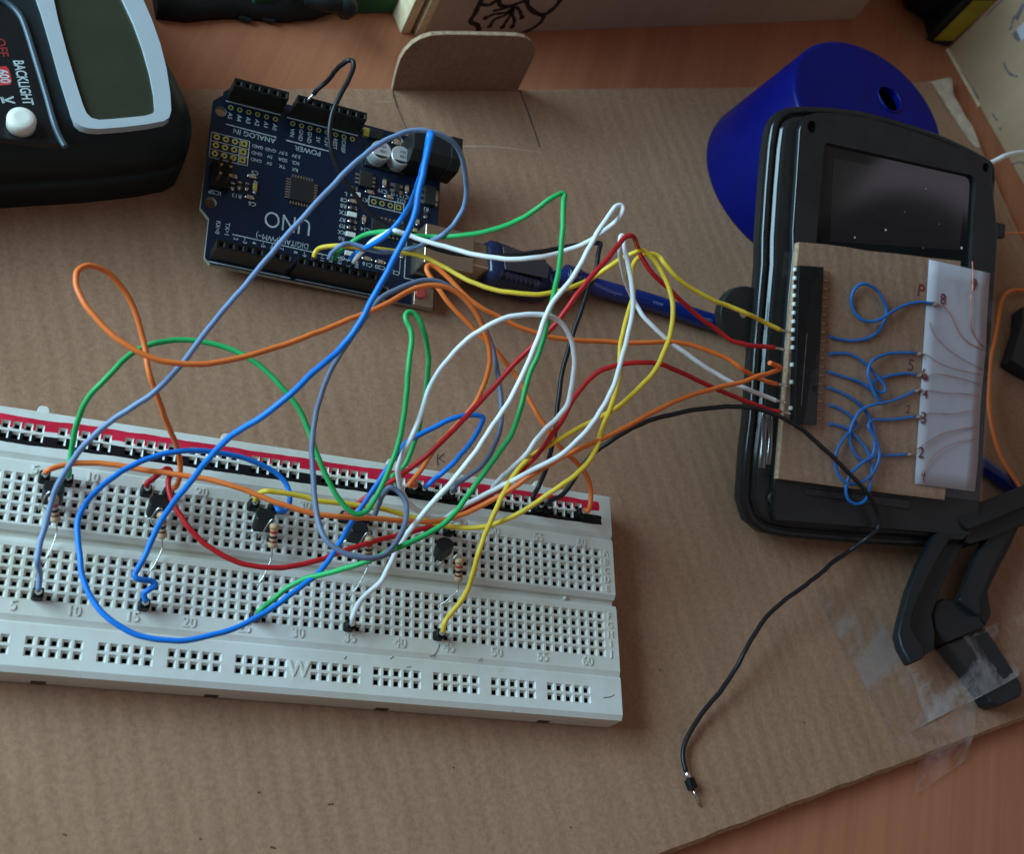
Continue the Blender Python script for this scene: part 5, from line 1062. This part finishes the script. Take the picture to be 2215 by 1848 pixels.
slab('inner_web', 'G', [(605, 330), (800, 250), (1100, 120), (1100, 300), (960, 345), (780, 425), (640, 465), (595, 455)], 11.7, 6.5, .5)
slab('arm', 'G', [(760, 400), (880, 350), (965, 310), (890, 450), (790, 640), (735, 790), (700, 850), (715, 930), (690, 960), (600, 890), (560, 850), (625, 690), (695, 520)], 10, 6.6, .7)
slab('inner_web', 'G', [(930, 340), (985, 320), (905, 500), (804, 690), (755, 800), (782, 950), (742, 1030), (690, 970), (650, 880), (690, 780), (760, 610)], 6.8, 1.0, .5)
slab('hub', 'G', [(400, 870), (450, 840), (560, 860), (680, 930), (742, 1040), (475, 1150), (400, 1065), (375, 960)], 8, .1, .8)
slab('foot', 'G', [(475, 1150), (742, 1042), (840, 1190), (985, 1420), (1003, 1480), (985, 1520), (840, 1585), (780, 1570), (745, 1500), (620, 1330)], 6.5, .1, 1.0)
b = MB(); b.prism([tuple(at('G', x, y, 6.9))[:2] for x, y in ((690, 1400), (850, 1320), (900, 1380), (740, 1465))], 6.5, 6.95); b.build('foot_pad', M['black'], ck, bevel=.2)
# tapes
def sheet(name, label, t_, rows, zf):
    b = MB(); nc = len(rows[0]); V = [tuple(at(t_, x, y, zf(x, y))) for r in rows for x, y in r]
    b.add(V, [(i * nc + j, i * nc + j + 1, (i + 1) * nc + j + 1, (i + 1) * nc + j) for i in range(len(rows) - 1) for j in range(nc - 1)], 0, True)
    o = tag(b.build(name, M['tape'], None, origin=V[0]), label, 'tape', 'clear tape strips holding the stand')
    e = MB(); rim = [V[i * nc] for i in range(len(rows))] + [V[(len(rows) - 1) * nc + j] for j in range(1, nc)]
    e.ribbon([Vector(p) + Vector((0, 0, .06)) for p in rim], .16); e.build('cut_edge', M['tapeedge'], o, normals=False); return o
sheet('clear_tape', 'clear tape strip stretched over the foot of the black stand', 'G', [[(210, 1305), (330, 1245), (470, 1160), (620, 1095), (745, 1040), (880, 990), (1040, 930)], [(270, 1500), (400, 1430), (560, 1340), (720, 1260), (860, 1190), (960, 1150), (1060, 1110)], [(330, 1700), (460, 1640), (600, 1570), (715, 1512), (870, 1430), (960, 1380), (1080, 1320)]],
      lambda x, y: 7.3 if 420 < x < 1000 and x - 420 > (y - 1160) * .55 and x < 760 + (y - 1040) * .6 else (.35 if x < 400 else 2.5))
sheet('clear_tape', 'clear tape strip with whitish patches lying flat left of the black stand', 'R', [[(330, 560), (430, 545), (560, 640)], [(410, 730), (510, 705), (620, 690)], [(520, 930), (640, 880), (760, 900)], [(690, 1235), (820, 1180), (950, 1110)]], lambda x, y: .22)
sheet('clear_tape', 'clear tape corner hanging over the front edge of the cardboard onto the table', 'R', [[(690, 1235), (860, 1170), (1060, 1060)], [(800, 1330), (900, 1290), (1050, 1215)], [(785, 1485), (880, 1420), (1010, 1330)]], lambda x, y: .3 if y < 1300 else -3.2)
# things at the right edge
def rwire(label, m, P, r):
    b = MB(); b.tube(smooth_path(P, 7), r, 10); return tag(b.build('loose_wire', M[m], None, origin=tuple(P[0])), label, 'wire', 'loose wires at the right edge')
rwire('white wire leaving the top right corner of the handheld', 'whitew', [at('Q', 1830, 885, 44), at('Q', 1885, 866, 44), at('Q', 1960, 828, 44), at('Q', 2040, 806, 42), at('Q', 2110, 800, 40), at('Q', 2200, 810, 38)], .85)
rwire('orange wire curving down behind the right side of the handheld', 'orange', [at('W', 520, 235, 2), at('W', 438, 222, 2), at('W', 370, 218, 2), at('W', 310, 245, 2), at('W', 280, 300, 2), at('W', 262, 400, 2), at('W', 235, 560, 2), at('W', 205, 700, 2.5), at('W', 190, 900, 2), at('W', 195, 1080, 2), at('W', 220, 1220, 2), at('W', 280, 1400, 4), at('W', 400, 1590, 7), at('W', 470, 1690, 7)], .7)
rwire('thin orange wire running straight out from the side button', 'orange', [at('Q', 1935, 1362, 28), at('Q', 2000, 1360, 27), at('Q', 2110, 1358, 26)], .35)
b = MB(); P = [tuple(at('W', x, y, 6))[:2] for x, y in ((345, 705), (440, 770), (600, 850), (640, 400), (430, 330), (420, 470))]; b.prism(P, .1, 6)
tag(b.build('black_box', M['clamp'], None, origin=(*P[0], 0), bevel=.5), 'corner of a dark plastic box entering at the right edge', 'box')

# ================================================================== light, air, camera
w = bpy.data.worlds.new('World'); SC.world = w; w.use_nodes = True; nt = w.node_tree; N, L = nt.nodes, nt.links
bgn = N['Background']; tcw = N.new('ShaderNodeTexCoord').outputs['Generated']; sx = N.new('ShaderNodeSeparateXYZ'); L.new(tcw, sx.inputs[0])
k = math_node(nt, 'ADD', math_node(nt, 'MULTIPLY', sx.outputs['X'], -.35), math_node(nt, 'ADD', math_node(nt, 'MULTIPLY', sx.outputs['Z'], .35), .5))
amb = ramp(nt, k, .15, .95, (.50, .365, .29), (.50, .47, .46))            # dim room: warm low down, cooler towards the window
X, Y, Z = sx.outputs
ceil = math_node(nt, 'MULTIPLY', math_node(nt, 'SUBTRACT', math_node(nt, 'SUBTRACT', X, math_node(nt, 'MULTIPLY', Y, .29)), .6033), 260.0, True)   # pale stretch of ceiling
ceil = math_node(nt, 'MULTIPLY', ceil, math_node(nt, 'MULTIPLY', math_node(nt, 'SUBTRACT', Z, .55), 12.0, True))
vd = N.new('ShaderNodeVectorMath'); vd.operation = 'DISTANCE'; L.new(tcw, vd.inputs[0]); vd.inputs[1].default_value = (.63, -.12, .77)
dark = math_node(nt, 'MULTIPLY', math_node(nt, 'SUBTRACT', vd.outputs['Value'], .071), 120.0, True)                                             # whoever leans over the table
room = mix_col(nt, 1.0, (0, 0, 0), amb); sc_ = N.new('ShaderNodeVectorMath'); sc_.operation = 'SCALE'; L.new(room, sc_.inputs[0]); sc_.inputs['Scale'].default_value = AMB
full = mix_col(nt, ceil, sc_.outputs[0], (.66, .60, .70))
L.new(mix_col(nt, dark, (.015, .013, .013), full), bgn.inputs['Color']); bgn.inputs['Strength'].default_value = 1.0
def lamp(name, pos, aim, sx_, sy_, power, col):
    l = bpy.data.lights.new(name, 'AREA'); l.shape = 'RECTANGLE'; l.size, l.size_y = sx_, sy_; l.energy = power; l.color = col
    o = bpy.data.objects.new(name, l); COL.objects.link(o); o.location = Vector(pos) * S
    o.rotation_euler = (Vector(aim) - Vector(pos)).to_track_quat('-Z', 'Y').to_euler(); return o
lamp('window_light', WPOS, (100, 60, 0), WSX, WSY, WPOW, (.50, .81, 1.0))
cam = bpy.data.cameras.new('camera'); co = bpy.data.objects.new('camera', cam); COL.objects.link(co)
cam.sensor_fit = 'HORIZONTAL'; cam.sensor_width = 36; cam.lens = 36 * FPX / PW; cam.clip_start = .01; cam.clip_end = 20
R3 = Matrix((RIGHT, -DOWN, -FWD)).transposed().to_4x4(); R3.translation = CAM * S; co.matrix_world = R3
cam.dof.use_dof = True; cam.dof.focus_distance = .325; cam.dof.aperture_fstop = 24
SC.camera = co
vs = SC.view_settings; vs.view_transform = 'Standard'; vs.look = 'None'; vs.exposure = EXPO; vs.gamma = 1; vs.use_curve_mapping = False
for o in SC.objects:
    if '_o' in o: del o['_o']
SC.cycles.max_bounces = 8; SC.cycles.transparent_max_bounces = 12
